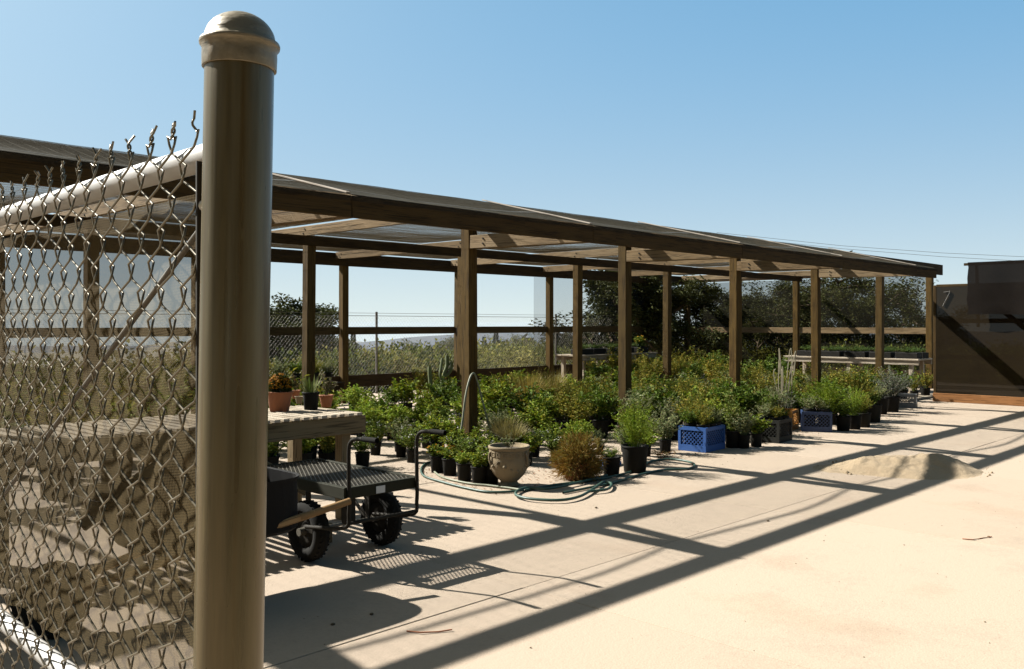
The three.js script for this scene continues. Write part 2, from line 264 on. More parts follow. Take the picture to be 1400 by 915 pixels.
// ---------------------------------------------------------------- shade house: three rows of posts, flat roof of netting, pitched eave towards the yard
const BAY = 3.05, A0 = 7.28, ROWS = [7.725, 11.15, 14.58], K0 = -3, K1 = 5, ka = k => A0 + BAY * k;
{
  const house = thing('shade_house', 'long timber shade house with square posts and a netting roof over the plants', 'shade house');
  const AL = ka(K0), AR = ka(K1), S = 0.14;
  for (let r = 0; r < 3; r++) for (let k = K0; k <= K1; k++) {
    const top = [2.83, 2.83, 2.83][r];
    timber('post', P(ka(k) + rr(-0.006, 0.006), 0.001, ROWS[r]), P(ka(k) + rr(-0.018, 0.018), top, ROWS[r] + rr(-0.015, 0.015)), S, S, M.posts[(r + k + 9) % 3], house, 0.006, V(1, 0, 0));
  }
  const run = (name, b, y0, y1, w, mat, c) => { for (let k = K0; k < K1; k += 2) { const a = k === K0 ? AL - 0.25 : ka(k), e = k + 2 >= K1 ? AR + 0.1 : ka(k + 2); timber(name, P(a + 0.002, (y0 + y1) / 2, b), P(e - 0.002, (y0 + y1) / 2, b), y1 - y0, w, mat, house, c); } };
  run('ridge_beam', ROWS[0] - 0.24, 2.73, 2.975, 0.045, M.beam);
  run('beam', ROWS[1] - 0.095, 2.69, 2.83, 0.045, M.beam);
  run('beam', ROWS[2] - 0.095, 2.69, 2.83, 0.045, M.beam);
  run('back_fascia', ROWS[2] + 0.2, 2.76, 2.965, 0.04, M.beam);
  for (let k = K0; k <= K1; k++) {
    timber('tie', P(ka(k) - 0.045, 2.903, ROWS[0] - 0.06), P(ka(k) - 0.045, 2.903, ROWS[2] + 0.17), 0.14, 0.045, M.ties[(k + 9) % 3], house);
    if (k < 4) {
      for (const o of [-0.05, 0.04]) timber('outrigger', P(ka(k) + o, 2.523 - 0.004 * (o > 0), ROWS[0] - 0.074), P(ka(k) + o, 2.488, 5.9), 0.155, 0.042, M.ties[(k + 8 + (o > 0)) % 3], house);
      for (const y of [2.49, 2.55]) { const b = part('bolt', new THREE.CylinderGeometry(0.011, 0.011, 0.012, 8).rotateZ(Math.PI / 2), M.darkSteel, house); b.position.copy(P(ka(k) - 0.077, y, ROWS[0] - 0.3)); }
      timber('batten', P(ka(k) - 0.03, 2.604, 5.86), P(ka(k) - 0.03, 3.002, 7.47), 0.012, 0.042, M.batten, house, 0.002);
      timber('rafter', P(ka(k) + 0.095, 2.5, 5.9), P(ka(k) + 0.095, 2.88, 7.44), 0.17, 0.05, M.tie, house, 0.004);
    }
    for (const r of [1, 2]) for (const [dy, db] of [[0.03, -0.02], [-0.03, 0.02]]) { const b = part('bolt', new THREE.CylinderGeometry(0.012, 0.012, 0.01, 8).rotateZ(Math.PI / 2), M.darkSteel, house); b.position.copy(P(ka(k) - 0.071, 2.9 + dy, ROWS[r] + db)); }
  }
  for (let k = K0; k < 4; k++) { const a = k === K0 ? AL - 0.3 : ka(k), e = k === 3 ? 17.42 : ka(k + 1); timber('fascia', P(a + 0.002, 2.495 + rr(-0.006, 0.006), 5.875), P(e - 0.002, 2.495 + rr(-0.006, 0.006), 5.875), 0.175, 0.04, M.fascia, house); }
  // netting on the eave, sagging between the rafters, with a doubled seam half way up
  for (let k = K0; k < 4; k++) {
    const a = ka(k) - 0.03, w = (k === 3 ? 17.42 : ka(k + 1) - 0.03) - a, sg = rr(0.03, 0.055), f = lift => (u, v) => { const s = Math.sin(Math.PI * u) * Math.sin(Math.PI * Math.min(1, v * 0.95 + 0.05)); return P(a + w * u, 2.592 + 0.398 * v - sg * s + 0.008 * fbm(u * 7 + k, v * 4, 1.3) + lift, 5.86 + 1.62 * v); };
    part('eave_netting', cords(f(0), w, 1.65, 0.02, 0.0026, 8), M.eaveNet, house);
    const h = f(0.004); part('netting_seam', sheet(24, 1, (u, v) => h(u, 0.44 - 0.13 * Math.sin(Math.PI * u) + 0.05 * v + 0.012 * Math.sin(u * 9 + k)), [w, 0.05]), cloth(0.05, 0.05, 0.045, 0.8), house);
    const lip = sheet(16, 2, (u, v) => P(a + w * u, 2.588 - 0.05 * v * (1 + 0.4 * fbm(u * 9, k, 2)), 5.85 - 0.004 - 0.008 * v), [w, 0.06]); part('netting_hem', lip, M.eaveCloth, house);
  }
  for (let k = K0; k < K1; k++) {
    const strips = [[7.5, 9.75], [9.82, 12.2], [12.32, 14.76]];
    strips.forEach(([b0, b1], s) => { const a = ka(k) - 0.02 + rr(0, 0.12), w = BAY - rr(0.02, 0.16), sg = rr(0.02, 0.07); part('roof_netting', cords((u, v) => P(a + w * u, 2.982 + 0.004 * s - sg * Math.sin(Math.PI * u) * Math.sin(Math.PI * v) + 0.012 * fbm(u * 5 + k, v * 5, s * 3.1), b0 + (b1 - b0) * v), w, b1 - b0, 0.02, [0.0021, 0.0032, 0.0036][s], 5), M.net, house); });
  }
  // rails along the back and across the far end
  for (let k = -2; k < K1; k++) {
    timber('rail', P(ka(k) + 0.072, 1.425, ROWS[2] + 0.03), P(ka(k + 1) - 0.072, 1.425, ROWS[2] + 0.03), 0.15, 0.04, M.rail, house);
    timber('kick_board', P(ka(k) + 0.072, 0.42, ROWS[2] + 0.03), P(ka(k + 1) - 0.072, 0.42, ROWS[2] + 0.03), 0.24, 0.04, M.beam, house);
  }
  for (let r = 0; r < 2; r++) {
    timber('rail', P(AR, 1.39, ROWS[r] + 0.072), P(AR, 1.39, ROWS[r + 1] - 0.072), 0.15, 0.04, M.tie, house);
    timber('kick_board', P(AR, 0.3, ROWS[r] + 0.072), P(AR, 0.3, ROWS[r + 1] - 0.072), 0.24, 0.04, M.beam, house);
  }
  timber('end_joist', P(AR + 0.1, 2.87, ROWS[0] - 0.2), P(AR + 0.1, 2.87, ROWS[2] + 0.2), 0.2, 0.04, M.beam, house);
  part('wall_netting', sheet(14, 8, (u, v) => P(15.95 + 6.5 * u, 0.3 + 2.4 * v, ROWS[2] + 0.09 + 0.02 * fbm(u * 8, v * 3, 5)), [6.5, 2.4]), M.wallCloth, house);
  part('wall_netting', sheet(14, 8, (u, v) => P(AR + 0.09 + 0.02 * fbm(u * 8, v * 3, 9), 0.05 + 2.7 * v, ROWS[0] + 0.05 + 6.85 * u), [6.85, 2.7]), M.endCloth, house);
  part('hanging_cord', poly([P(13.2, 2.7, 14.4), P(13.27, 2.3, 14.42), P(13.3, 1.95, 14.42), P(13.22, 1.6, 14.42), P(13.17, 1.3, 14.42), P(13.2, 0.9, 14.42)], 0.006, 5), M.darkSteel, house);
}
// ---------------------------------------------------------------- screen wall at the far end of the yard
{
  const A = 18.95, wall = thing('screen_wall', 'dark brown shade cloth screen on a timber frame with a wooden sill', 'screen wall');
  timber('frame_post', P(A, 0.001, 6.4), P(A, 2.34, 6.4), 0.05, 0.05, M.fascia, wall, 0.004, V(1, 0, 0));
  for (const b of [3.3, 0.2, -2.9]) timber('frame_post', P(A + 0.04, 0.001, b), P(A + 0.04, 2.3, b), 0.09, 0.09, M.beam, wall, 0.004, V(1, 0, 0));
  timber('top_rail', P(A, 2.33, 6.37), P(A, 2.33, -3), 0.05, 0.05, M.fascia, wall);
  for (const y of [1.62, 0.9]) timber('rail', P(A + 0.03, y, 6.36), P(A + 0.03, y, -3), 0.09, 0.04, M.beam, wall);
  timber('sill', P(A - 0.05, 0.085, 6.42), P(A - 0.05, 0.085, -3), 0.165, 0.06, M.sill, wall);
  timber('brace', P(A + 0.03, 0.25, 3.4), P(A + 0.03, 2.2, 5.6), 0.09, 0.04, M.beam, wall);
  part('screen_cloth', sheet(30, 10, (u, v) => P(A - 0.027 + 0.012 * fbm(u * 20, v * 4, 4), 0.16 + 2.15 * v, 6.38 - 9.4 * u), [9.4, 2.15]), M.screenCloth, wall);
  const mk = (p0, p1) => timber('chalk_mark', p0, p1, 0.025, 0.002, M.white, wall, 0.0005, V(1, 0, 0));
  mk(P(A - 0.046, 2.2, 6.22), P(A - 0.046, 2.21, 6.1)); mk(P(A - 0.046, 2.2, 6.1), P(A - 0.046, 1.92, 6.24));
  const drape = thing('hung_cloth', 'heavy near black cloth draped from a pole above the screen wall', 'cloth');
  timber('pole', P(A - 0.1, 2.73, 5.82), P(A - 0.1, 2.73, -3), 0.05, 0.05, M.beam, drape);
  for (const b of [5.6, 2, -1.6]) timber('prop', P(A + 0.03, 1.5, b), P(A - 0.07, 2.72, b), 0.05, 0.05, M.beam, drape);
  part('drape', sheet(60, 10, (u, v) => P(A - 0.15 - 0.02 * Math.sin(u * 60) * v + 0.04 * fbm(u * 26, v * 3, 2) - 0.02 * v, 2.765 - (1.02 + 0.05 * fbm(u * 30, 0, 7)) * v, 5.74 - 8.7 * u + 0.05 * fbm(v * 5, u, 1)), [8.7, 1]), M.heavyCloth, drape);
}
// ---------------------------------------------------------------- chain link gate beside the camera
const PIPE = deep(321, HORIZON, 0.97).setY(0), GD = V(0.0266, 0, -0.9997), GN = V(-0.9997, 0, -0.0266);       // foot of the post, direction of the gate, its face towards the yard
{
  const post = thing('gate_post', 'galvanised steel gate post with domed cap beside the chain link', 'post', PIPE);
  const lean = new THREE.Group();
  const R = 0.0365, tube1 = lathe([[0.0, 0], [R, 0], [R, 0.4], [R, 0.8], [R, 1.2], [R, 1.858], [0, 1.858]], 48);
  const dome = [[R + 0.0003, 1.836], [R + 0.0026, 1.8365], [R + 0.003, 1.85], [R + 0.0028, 1.857], [R + 0.0056, 1.8605], [R + 0.006, 1.8635], [R + 0.0052, 1.8655], [R + 0.002, 1.8665]];
  for (let i = 1; i <= 12; i++) { const t = i / 12 * Math.PI / 2; dome.push([Math.max(0.0001, (R + 0.001) * Math.cos(t)), 1.8665 + 0.031 * Math.sin(t)]); }
  const cap = lathe(dome, 48);
  const tilt = new THREE.Quaternion().setFromAxisAngle(FWD, 1.04 * Math.PI / 180), about = V(0, EYE, 0);
  for (const [n, g, m] of [['tube', tube1, M.pipe], ['cap', cap, M.cap]]) { g.translate(0, -EYE, 0).applyQuaternion(tilt).translate(0, EYE, 0); part(n, g, m, post); }
  for (const y of [1.691, 1.412]) {
    const b = new THREE.SphereGeometry(0.0085, 14, 8, 0, 2 * Math.PI, 0, Math.PI / 2).rotateZ(Math.PI / 2).rotateY(-0.6); b.translate(-0.012, y, -0.0).applyMatrix4(new THREE.Matrix4().makeTranslation(GD.x * 0.045, 0, GD.z * 0.045)); part('bolt', b, M.whitePipe, post);
  }
  const gate = thing('chain_link_gate', 'chain link gate with white painted rails beside the galvanised post', 'gate', PIPE);
  const q = (s, y, d = 0) => V(GD.x * s + GN.x * d, y, GD.z * s + GN.z * d);
  part('top_rail', poly([q(0.02, 1.75), q(2.2, 1.75)], 0.0155, 20), M.whitePipe, gate);
  part('middle_rail', poly([q(0.02, 1.035), q(2.2, 1.035)], 0.0145, 20), M.whitePipe, gate);
  part('bottom_rail', poly([q(0.02, 0.12), q(2.2, 0.12)], 0.0155, 20), M.whitePipe, gate);
  part('tension_bar', poly([q(0.047, 0.1, 0.018), q(0.047, 1.74, 0.018)], 0.004, 6), M.darkSteel, gate);
  part('brace_rod', poly([q(0.03, 1.7, -0.002), q(0.95, 1.205, 0.0)], 0.0036, 8), M.rod, gate);
  const W = 0.061, HH = 0.0354, R0 = 2, R1 = 48, rad = 0.0015, N = 46, y0 = 0.068;
  for (let j = 0; j < N; j++) {
    const pts = [], jit = rr(-0.0015, 0.0015);
    for (let r = R0; r <= R1; r++) {
      const side = (r + j) % 2, s = 0.052 + (j + side) * W / 2 + (side ? 1 : -1) * 0.0022, y = y0 + r * HH + rr(-0.0014, 0.0014), d = 0.02 + rr(-0.0012, 0.0012);
      const dA = side ? 0.0026 : -0.0026;
      pts.push(q(s + jit, y - 0.0098, d - dA), q(s + jit + (side ? 0.0012 : -0.0012), y, d), q(s + jit, y + 0.0098, d + dA));
    }
    const side = (R1 + j) % 2, sN = 0.052 + (j + side) * W / 2, yN = y0 + R1 * HH, ph = side ? 0 : Math.PI, lnx = 0.7 * Math.sin((j + side) * 2.3 + 1);   // twisted barbs along the top
    for (let i = 1; i <= 7; i++) pts.push(q(sN + lnx * i * 0.0016 + 0.0017 * Math.cos(ph + i * 0.95), yN + 0.004 + i * 0.0026, 0.02 + 0.0017 * Math.sin(ph + i * 0.95)));
    pts.push(q(sN + lnx * 0.012 + (side ? 0.006 : -0.006), yN + 0.025 + rr(0, 0.007), 0.02 + rr(-0.006, 0.006)));
    part('wire', poly(pts, rad, 5), M.wire, gate);
  }
  const hem = (s) => 1.04 + 0.19 * Math.exp(-Math.pow((s - 0.03) / 0.13, 2)) + 0.006 * Math.sin(s * 31);
  const g = sheet(110, 46, (u, v) => { const s = 0.058 + 1.6 * u, b = hem(s), y = b + (1.722 - b) * v; const big = 0.012 * fbm(s * 3, y * 2.4, 1.2, 3) + 0.006 * fbm(s * 11, y * 7 + s * 6, 4.2, 2); return q(s, y, -0.036 + big * 1.6 - 0.012 * Math.sin(Math.PI * v)); }, [1.6, 0.7]);
  const cl = single('gate_shade_cloth', g, M.gateCloth, 'wrinkled tan shade cloth hung behind the chain link gate', 'shade cloth'); cl.position.copy(PIPE);
}
// ---------------------------------------------------------------- foliage builders
const mixc = (a, b, t) => [a[0] + (b[0] - a[0]) * t, a[1] + (b[1] - a[1]) * t, a[2] + (b[2] - a[2]) * t];
const UP = V(0, 1, 0);
const dirOf = (az, el) => V(Math.cos(az) * Math.cos(el), Math.sin(el), Math.sin(az) * Math.cos(el));
function leaf(T, p, d, L, W, col, fold = 0.25) {
  const s = d.clone().cross(UP); if (s.lengthSq() < 1e-4) s.set(1, 0, 0); s.normalize().applyAxisAngle(d, rr(-0.9, 0.9));
  const n = s.clone().cross(d), m = p.clone().addScaledVector(d, L * 0.45), tip = p.clone().addScaledVector(d, L).addScaledVector(n, -L * 0.1);
  const a = m.clone().addScaledVector(s, W / 2).addScaledVector(n, W * fold), b = m.clone().addScaledVector(s, -W / 2).addScaledVector(n, W * fold);
  T.tri(p, a, tip, col); T.tri(p, tip, b, col);
}
function blade(T, p, d, L, W, col, droop) {
  const s = d.clone().cross(UP); if (s.lengthSq() < 1e-4) s.set(1, 0, 0); s.normalize(); let q = p.clone(), dd = d.clone(); const pts = [q.clone()];
  for (let i = 0; i < 3; i++) { q = q.clone().addScaledVector(dd, L / 3); dd.y -= droop; dd.normalize(); pts.push(q); }
  const w = [W / 2, W / 2, W / 3, 0];
  for (let i = 0; i < 3; i++) { const a = pts[i].clone().addScaledVector(s, w[i]), b = pts[i].clone().addScaledVector(s, -w[i]), c = pts[i + 1].clone().addScaledVector(s, w[i + 1]), e = pts[i + 1].clone().addScaledVector(s, -w[i + 1]); T.tri(a, b, c, col); if (i < 2) T.tri(b, e, c, col); }
}
function stalk(T, pts, r, col) {
  for (let i = 0; i + 1 < pts.length; i++) { const a = pts[i], b = pts[i + 1], s = V(r, 0, 0), t = V(-r / 2, 0, r * 0.87), u = V(-r / 2, 0, -r * 0.87);
    for (const [x, y] of [[s, t], [t, u], [u, s]]) { T.tri(a.clone().add(x), a.clone().add(y), b.clone().add(x), col); T.tri(a.clone().add(y), b.clone().add(y), b.clone().add(x), col); } }
}
function blob(T, p, r, col) { const q = [V(r, 0, 0), V(0, 0, r), V(-r, 0, 0), V(0, 0, -r)].map(v => v.applyAxisAngle(UP, rnd() * 3).add(p)), t = p.clone().add(V(0, r * 0.7, 0)), b = p.clone().add(V(0, -r * 0.5, 0)); for (let i = 0; i < 4; i++) { T.tri(q[i], t, q[(i + 1) % 4], col); T.tri(q[(i + 1) % 4], b, q[i], col); } }
// stems that leave one crown and carry leaves; o: h height, r spread, stems, per (leaves a stem), L, W, cols, flower, low (where leaves begin), y0
function bushy(o) {
  const T = new Tris(), y0 = o.y0 ?? 0;
  for (let i = 0; i < o.stems; i++) {
    const az = rnd() * 6.283, sp = o.r * Math.sqrt(rnd()) * (o.fill ?? 1), hh = o.h * rr(0.55, 1) * (1 - 0.35 * Math.pow(sp / o.r, 2));
    const base = V(Math.cos(az) * sp * 0.18, y0, Math.sin(az) * sp * 0.18), tip = V(Math.cos(az) * sp, y0 + hh, Math.sin(az) * sp), ctl = V(Math.cos(az) * sp * 0.35, y0 + hh * 0.62, Math.sin(az) * sp * 0.35);
    const at3 = t => base.clone().multiplyScalar((1 - t) * (1 - t)).addScaledVector(ctl, 2 * t * (1 - t)).addScaledVector(tip, t * t);
    stalk(T, [base, at3(0.5), tip], o.stemR ?? 0.0025, o.stemCol ?? o.cols[0]);
    for (let k = 0; k < o.per; k++) {
      const t = (o.low ?? 0.25) + (1 - (o.low ?? 0.25)) * (k + rnd()) / o.per, p = at3(t), d = dirOf(rnd() * 6.283, rr(o.el0 ?? -0.2, o.el1 ?? 0.9)), f = rr(0.6, 1.15) * (1 - 0.3 * t);
      leaf(T, p, d, o.L * f, o.W * f, mixc(o.cols[0], o.cols[1], Math.pow(rnd(), 1.4)).map(c => c * rr(0.85, 1.15)), o.fold);
    }
    if (o.flower && rnd() < o.flower.p) for (let k = 0; k < (o.flower.n ?? 1); k++) blob(T, tip.clone().add(V(rr(-1, 1), rr(-0.2, 1), rr(-1, 1)).multiplyScalar(o.flower.spread ?? 0.01)), o.flower.r * rr(0.7, 1.2), mixc(o.flower.cols[0], o.flower.cols[1], rnd()));
  }
  return T.geo();
}
function grassy(o) {
  const T = new Tris(), y0 = o.y0 ?? 0;
  for (let i = 0; i < o.n; i++) { const az = rnd() * 6.283, b = o.base * Math.sqrt(rnd()); blade(T, V(Math.cos(az) * b, y0, Math.sin(az) * b), dirOf(az + rr(-0.5, 0.5), rr(o.el0, o.el1)), o.h * rr(0.6, 1.1), o.W, mixc(o.cols[0], o.cols[1], rnd()), o.droop * rr(0.6, 1.4)); }
  return T.geo();
}
function domed(o) {                                          // a dense rounded clump of fine needles or petals
  const T = new Tris();
  for (let i = 0; i < o.n; i++) { const az = rnd() * 6.283, el = Math.asin(rr(o.lo ?? -0.1, 1)), d = dirOf(az, el), k = Math.pow(rnd(), 0.4) * (0.88 + 0.6 * noise.noise(d.x * 2.5 + o.seed, d.y * 2.5, d.z * 2.5)), p = V(d.x * o.r * k, o.y0 + d.y * o.h * k, d.z * o.r * k); const dd = d.clone().add(V(rr(-0.7, 0.7), rr(-0.5, 0.8), rr(-0.7, 0.7))).normalize(); leaf(T, p, dd, o.L * rr(0.6, 1.2), o.W, mixc(o.cols[0], o.cols[1], rnd())); }
  return T.geo();
}
// ---------------------------------------------------------------- pots
function potGeo(R, h, lip = 0.006, taper = 0.82, seg = 20) { return lathe([[0.001, 0], [R * taper, 0], [R * 0.985, h * 0.93], [R + lip, h * 0.93], [R + lip, h], [R - 0.004, h], [R - 0.008, h * 0.86], [0.001, h * 0.86]], seg); }
const CANS = { one: [0.078, 0.175], two: [0.105, 0.215], five: [0.14, 0.28], tube: [0.082, 0.31], four: [0.055, 0.1] }, canGeo = {}, soilGeo = {};
for (const [k, [R, h]] of Object.entries(CANS)) { canGeo[k] = potGeo(R, h); soilGeo[k] = new THREE.CircleGeometry(R - 0.007, 14).rotateX(-Math.PI / 2).translate(0, h * 0.87, 0); }
// species: how each kind of plant in the photograph looks
const G = {
  silver: { h: 0.34, r: 0.2, stems: 34, per: 20, L: 0.042, W: 0.017, cols: [[0.25, 0.29, 0.1], [0.6, 0.6, 0.3]], low: 0.15 },
  bright: { h: 0.3, r: 0.19, stems: 30, per: 16, L: 0.06, W: 0.032, cols: [[0.159, 0.252, 0.0154], [0.531, 0.554, 0.0454]] },
  deep: { h: 0.34, r: 0.2, stems: 30, per: 16, L: 0.06, W: 0.03, cols: [[0.0958, 0.164, 0.0154], [0.27, 0.358, 0.0309]] },
  olive: { h: 0.4, r: 0.2, stems: 34, per: 20, L: 0.045, W: 0.016, cols: [[0.207, 0.239, 0.0248], [0.703, 0.558, 0.0796]] },
  tall: { h: 0.52, r: 0.15, stems: 20, per: 24, L: 0.05, W: 0.022, cols: [[0.223, 0.298, 0.0309], [0.551, 0.581, 0.176]], low: 0.1 },
  fern: { h: 0.46, r: 0.22, stems: 46, per: 40, L: 0.04, W: 0.006, cols: [[0.254, 0.358, 0.0185], [0.522, 0.64, 0.0621]], low: 0.2 },
  marigold: { h: 0.17, r: 0.12, stems: 24, per: 13, L: 0.05, W: 0.024, cols: [[0.159, 0.239, 0.0185], [0.414, 0.478, 0.0431]], flower: { p: 0.34, r: 0.018, cols: [[0.8, 0.28, 0.01], [0.8, 0.5, 0.02]] } },
  white: { h: 0.28, r: 0.19, stems: 34, per: 13, L: 0.05, W: 0.022, cols: [[0.159, 0.239, 0.0309], [0.43, 0.493, 0.074]], flower: { p: 0.22, n: 3, r: 0.011, spread: 0.02, cols: [[0.75, 0.74, 0.68], [0.8, 0.78, 0.7]] } },
  lime: { h: 0.24, r: 0.2, stems: 40, per: 14, L: 0.05, W: 0.028, cols: [[0.318, 0.432, 0.0185], [0.508, 0.587, 0.0828]] },
};
const protoGeo = {};
const speciesGeo = (s, y0, n) => { const k = `${s}_${y0}_${n}`, o = G[s]; return protoGeo[k] ??= bushy({ ...o, y0, r: o.r * 1.12, L: o.L * 1.12, W: o.W * 1.15, stems: Math.round(o.stems * 1.2) }); };
const canStock = {};
function potted(s, can, pos, turn, scale, label, group, variant = 0, fs0 = 1, name = 'potted_plant') {
  const fs = fs0 * (can === 'tube' ? 1 : 1.27), [R, h] = CANS[can], key = `${s}${can}${variant}${name}${fs}`;
  if (!canStock[key]) {
    const o = thing(name, label, 'potted plant', pos, turn, group);
    part('pot', canGeo[can], variant % 3 === 2 ? M.canGrey : M.can, o); part('soil', soilGeo[can], M.soil, o);
    const f = part('foliage', speciesGeo(s, 0, variant), M.leaf, o); f.position.y = h * 0.86; f.scale.setScalar(fs);
    o.scale.setScalar(scale); canStock[key] = o; return o;
  }
  return copyOf(canStock[key], pos, turn, scale, label, group);
}
// ---------------------------------------------------------------- the row of small cans, the urn and the shrubs along the yard edge of the block
const rowCans = [[598, 646, 'marigold', 'with orange marigolds at the open end of the short row'], [615, 650, 'marigold', 'with orange flowers, second in the short row from the hose end'], [635, 657, 'lime', 'of light green leaves in the middle of the short row'], [655, 662, 'bright', 'of trailing green leaves next to the last in the short row'], [672, 661, 'deep', 'of leaves tucked against the stone urn']];
rowCans.forEach(([x, y, s, l], i) => potted(s, 'one', at(x, y), i * 1.3, 1, 'black nursery can ' + l, 'short row of cans before the first post', i % 3, [0.75, 0.75, 0.5, 0.55, 0.4][i]));
{
  const u = thing('stone_urn', 'round stone urn with a raised key band and thin stems growing in it', 'urn', at(696, 664), 0.4);
  const prof = [[0.001, 0], [0.1, 0], [0.105, 0.015], [0.086, 0.03], [0.08, 0.045], [0.105, 0.065], [0.15, 0.115], [0.182, 0.175], [0.194, 0.235], [0.19, 0.27], [0.187, 0.285], [0.19, 0.288], [0.19, 0.345], [0.187, 0.348], [0.192, 0.356], [0.203, 0.366], [0.203, 0.384], [0.194, 0.39], [0.176, 0.386], [0.168, 0.345], [0.001, 0.345]];
  part('body', lathe(prof, 40), M.stone, u);
  const keys = [], kb = (a, y, w, h) => { const g = new THREE.BoxGeometry(w, h, 0.012); g.translate(0, y, 0.189).rotateY(a); keys.push(g); };
  for (let i = 0; i < 18; i++) { const a = i / 18 * 6.283, s = 0.018 / 0.19; kb(a, 0.336, 0.05, 0.009); kb(a - s * 1.15, 0.318, 0.009, 0.044); kb(a + s * 0.1, 0.299, 0.034, 0.009); kb(a + s * 0.95, 0.312, 0.009, 0.03); kb(a + s * 0.35, 0.318, 0.02, 0.008); }
  part('key_band', merge(keys), M.stone, u);
  for (const a of [0.3, 2.4, 4.5]) { const g = tube([V(0.19, 0.34, 0), V(0.215, 0.32, 0.01), V(0.222, 0.27, 0), V(0.212, 0.225, -0.01), V(0.198, 0.205, 0)], 0.012, 14, 8).translate(-0.012, 0, 0).rotateY(a); part('scroll_handle', g, M.stone, u); }
  const garl = []; for (let i = 0; i < 3; i++) for (let k = 0; k < 7; k++) { const t = k / 6, a = 0.3 + i * 2.1 + 2.1 * t, y = 0.24 - 0.075 * Math.sin(Math.PI * t), r = y > 0.2 ? 0.194 : 0.185 - (0.2 - y) * 0.4; garl.push(new THREE.IcosahedronGeometry(0.02, 1).translate(0, y, r - 0.004).rotateY(a)); }
  part('garland', merge(garl), M.stone, u);
  part('soil', new THREE.CircleGeometry(0.172, 24).rotateX(-Math.PI / 2).translate(0, 0.352, 0), M.soil, u);
  part('foliage', bushy({ h: 0.2, r: 0.12, stems: 14, per: 9, L: 0.04, W: 0.02, y0: 0.35, cols: [[0.16, 0.22, 0.06], [0.42, 0.42, 0.2]], stemCol: [0.3, 0.28, 0.14] }), M.leaf, u);
}
{
  const o = thing('rust_shrub', 'rusty orange needle leaved shrub spilling over its pot beside the urn', 'shrub', at(790, 655));
  part('pot', potGeo(0.15, 0.17), M.terracotta, o);
  part('foliage', domed({ n: 4600, r: 0.25, h: 0.27, y0: 0.17, L: 0.075, W: 0.006, lo: -0.5, seed: 2, cols: [[0.42, 0.2, 0.035], [0.4, 0.36, 0.08]] }), M.leaf, o);
  part('trailing_foliage', domed({ n: 2200, r: 0.26, h: 0.16, y0: 0.13, L: 0.07, W: 0.006, lo: -0.75, seed: 5, cols: [[0.4, 0.2, 0.04], [0.5, 0.3, 0.06]] }), M.leaf, o);
}
potted('white', 'two', at(836, 650), 0.4, 0.9, 'low black pot of white flowers between the rust shrub and a feathery pot', null, 0, 0.45);
potted('fern', 'five', at(868, 645), 1.2, 1.0, 'large black pot of feathery green foliage at the hose end', null, 0, 1.0);
{ const b = board(0.42, 0.05, 0.3, 0.012), o = single('plant_tray', b, M.blue, 'shallow blue plastic tray on the concrete behind the rust shrub', 'tray'); o.position.copy(at(822, 638)).setY(0.026); o.rotation.y = 0.2; }
{ const o = single('seedling', bushy({ h: 0.12, r: 0.22, stems: 16, per: 7, L: 0.05, W: 0.02, cols: [[0.3, 0.14, 0.06], [0.4, 0.36, 0.14]], el0: -0.3, el1: 0.4 }), M.leaf, 'low reddish seedling sprawling on bare concrete beside the blue crate', 'seedling'); o.position.copy(at(903, 626)); }
// ---------------------------------------------------------------- milk crates
function crate(name, label, pos, turn, w, d, h, mat, fill) {
  const o = thing(name, label, 'crate', pos, turn), fr = [], B = (x, y, z, a, b, c) => fr.push(new THREE.BoxGeometry(a, b, c).translate(x, y, z));
  for (const sx of [-1, 1]) for (const sz of [-1, 1]) { B(sx * (w / 2 - 0.018), h / 2, sz * (d / 2 - 0.018), 0.036, h - 0.004, 0.036); }
  for (const sz of [-1, 1]) { B(0, h - 0.022, sz * (d / 2 - 0.011), w - 0.07, 0.044, 0.022); B(0, 0.04, sz * (d / 2 - 0.011), w - 0.07, 0.076, 0.022); }
  for (const sx of [-1, 1]) { B(sx * (w / 2 - 0.011), h - 0.022, 0, 0.022, 0.044, d - 0.07); B(sx * (w / 2 - 0.011), 0.04, 0, 0.022, 0.076, d - 0.07); }
  part('frame', merge(fr), mat, o);
  part('floor', new THREE.BoxGeometry(w - 0.03, 0.008, d - 0.03).translate(0, 0.016, 0), mat, o);
  for (const [L, off, ry] of [[w, d / 2 - 0.012, 0], [w, d / 2 - 0.012, Math.PI], [d, w / 2 - 0.012, Math.PI / 2], [d, w / 2 - 0.012, -Math.PI / 2]]) {
    const bars = [], x0 = -L / 2 + 0.036, x1 = L / 2 - 0.036, y0 = 0.077, y1 = h - 0.043, H = y1 - y0;
    for (const s of [-1, 1]) for (let x = x0 - H; x < x1 + H; x += 0.05) {            // diagonal bars clipped to the panel
      let ax = s > 0 ? x : x + H, bx = s > 0 ? x + H : x, ay = y0, by = y1;
      const clip = (qx, qy, px, py, lim) => [lim, qy + (py - qy) * (lim - qx) / (px - qx)];
      if (Math.max(ax, bx) <= x0 || Math.min(ax, bx) >= x1) continue;
      if (ax < x0) [ax, ay] = clip(ax, ay, bx, by, x0); if (bx < x0) [bx, by] = clip(bx, by, ax, ay, x0); if (ax > x1) [ax, ay] = clip(ax, ay, bx, by, x1); if (bx > x1) [bx, by] = clip(bx, by, ax, ay, x1);
      const ln = Math.hypot(bx - ax, by - ay); if (ln < 0.012) continue;
      bars.push(new THREE.BoxGeometry(ln, 0.009, 0.006).rotateZ(Math.atan2(by - ay, bx - ax)).translate((ax + bx) / 2, (ay + by) / 2, off + s * 0.001));
    }
    part('lattice_panel', merge(bars).rotateY(ry), mat, o);
  }
  return o;
}
crate('milk_crate', 'bright blue plastic milk crate of black pots in the block of plants', at(962, 617).add(V(0.12, 0, -0.1)), 0.06, 0.5, 0.38, 0.3, M.blue);
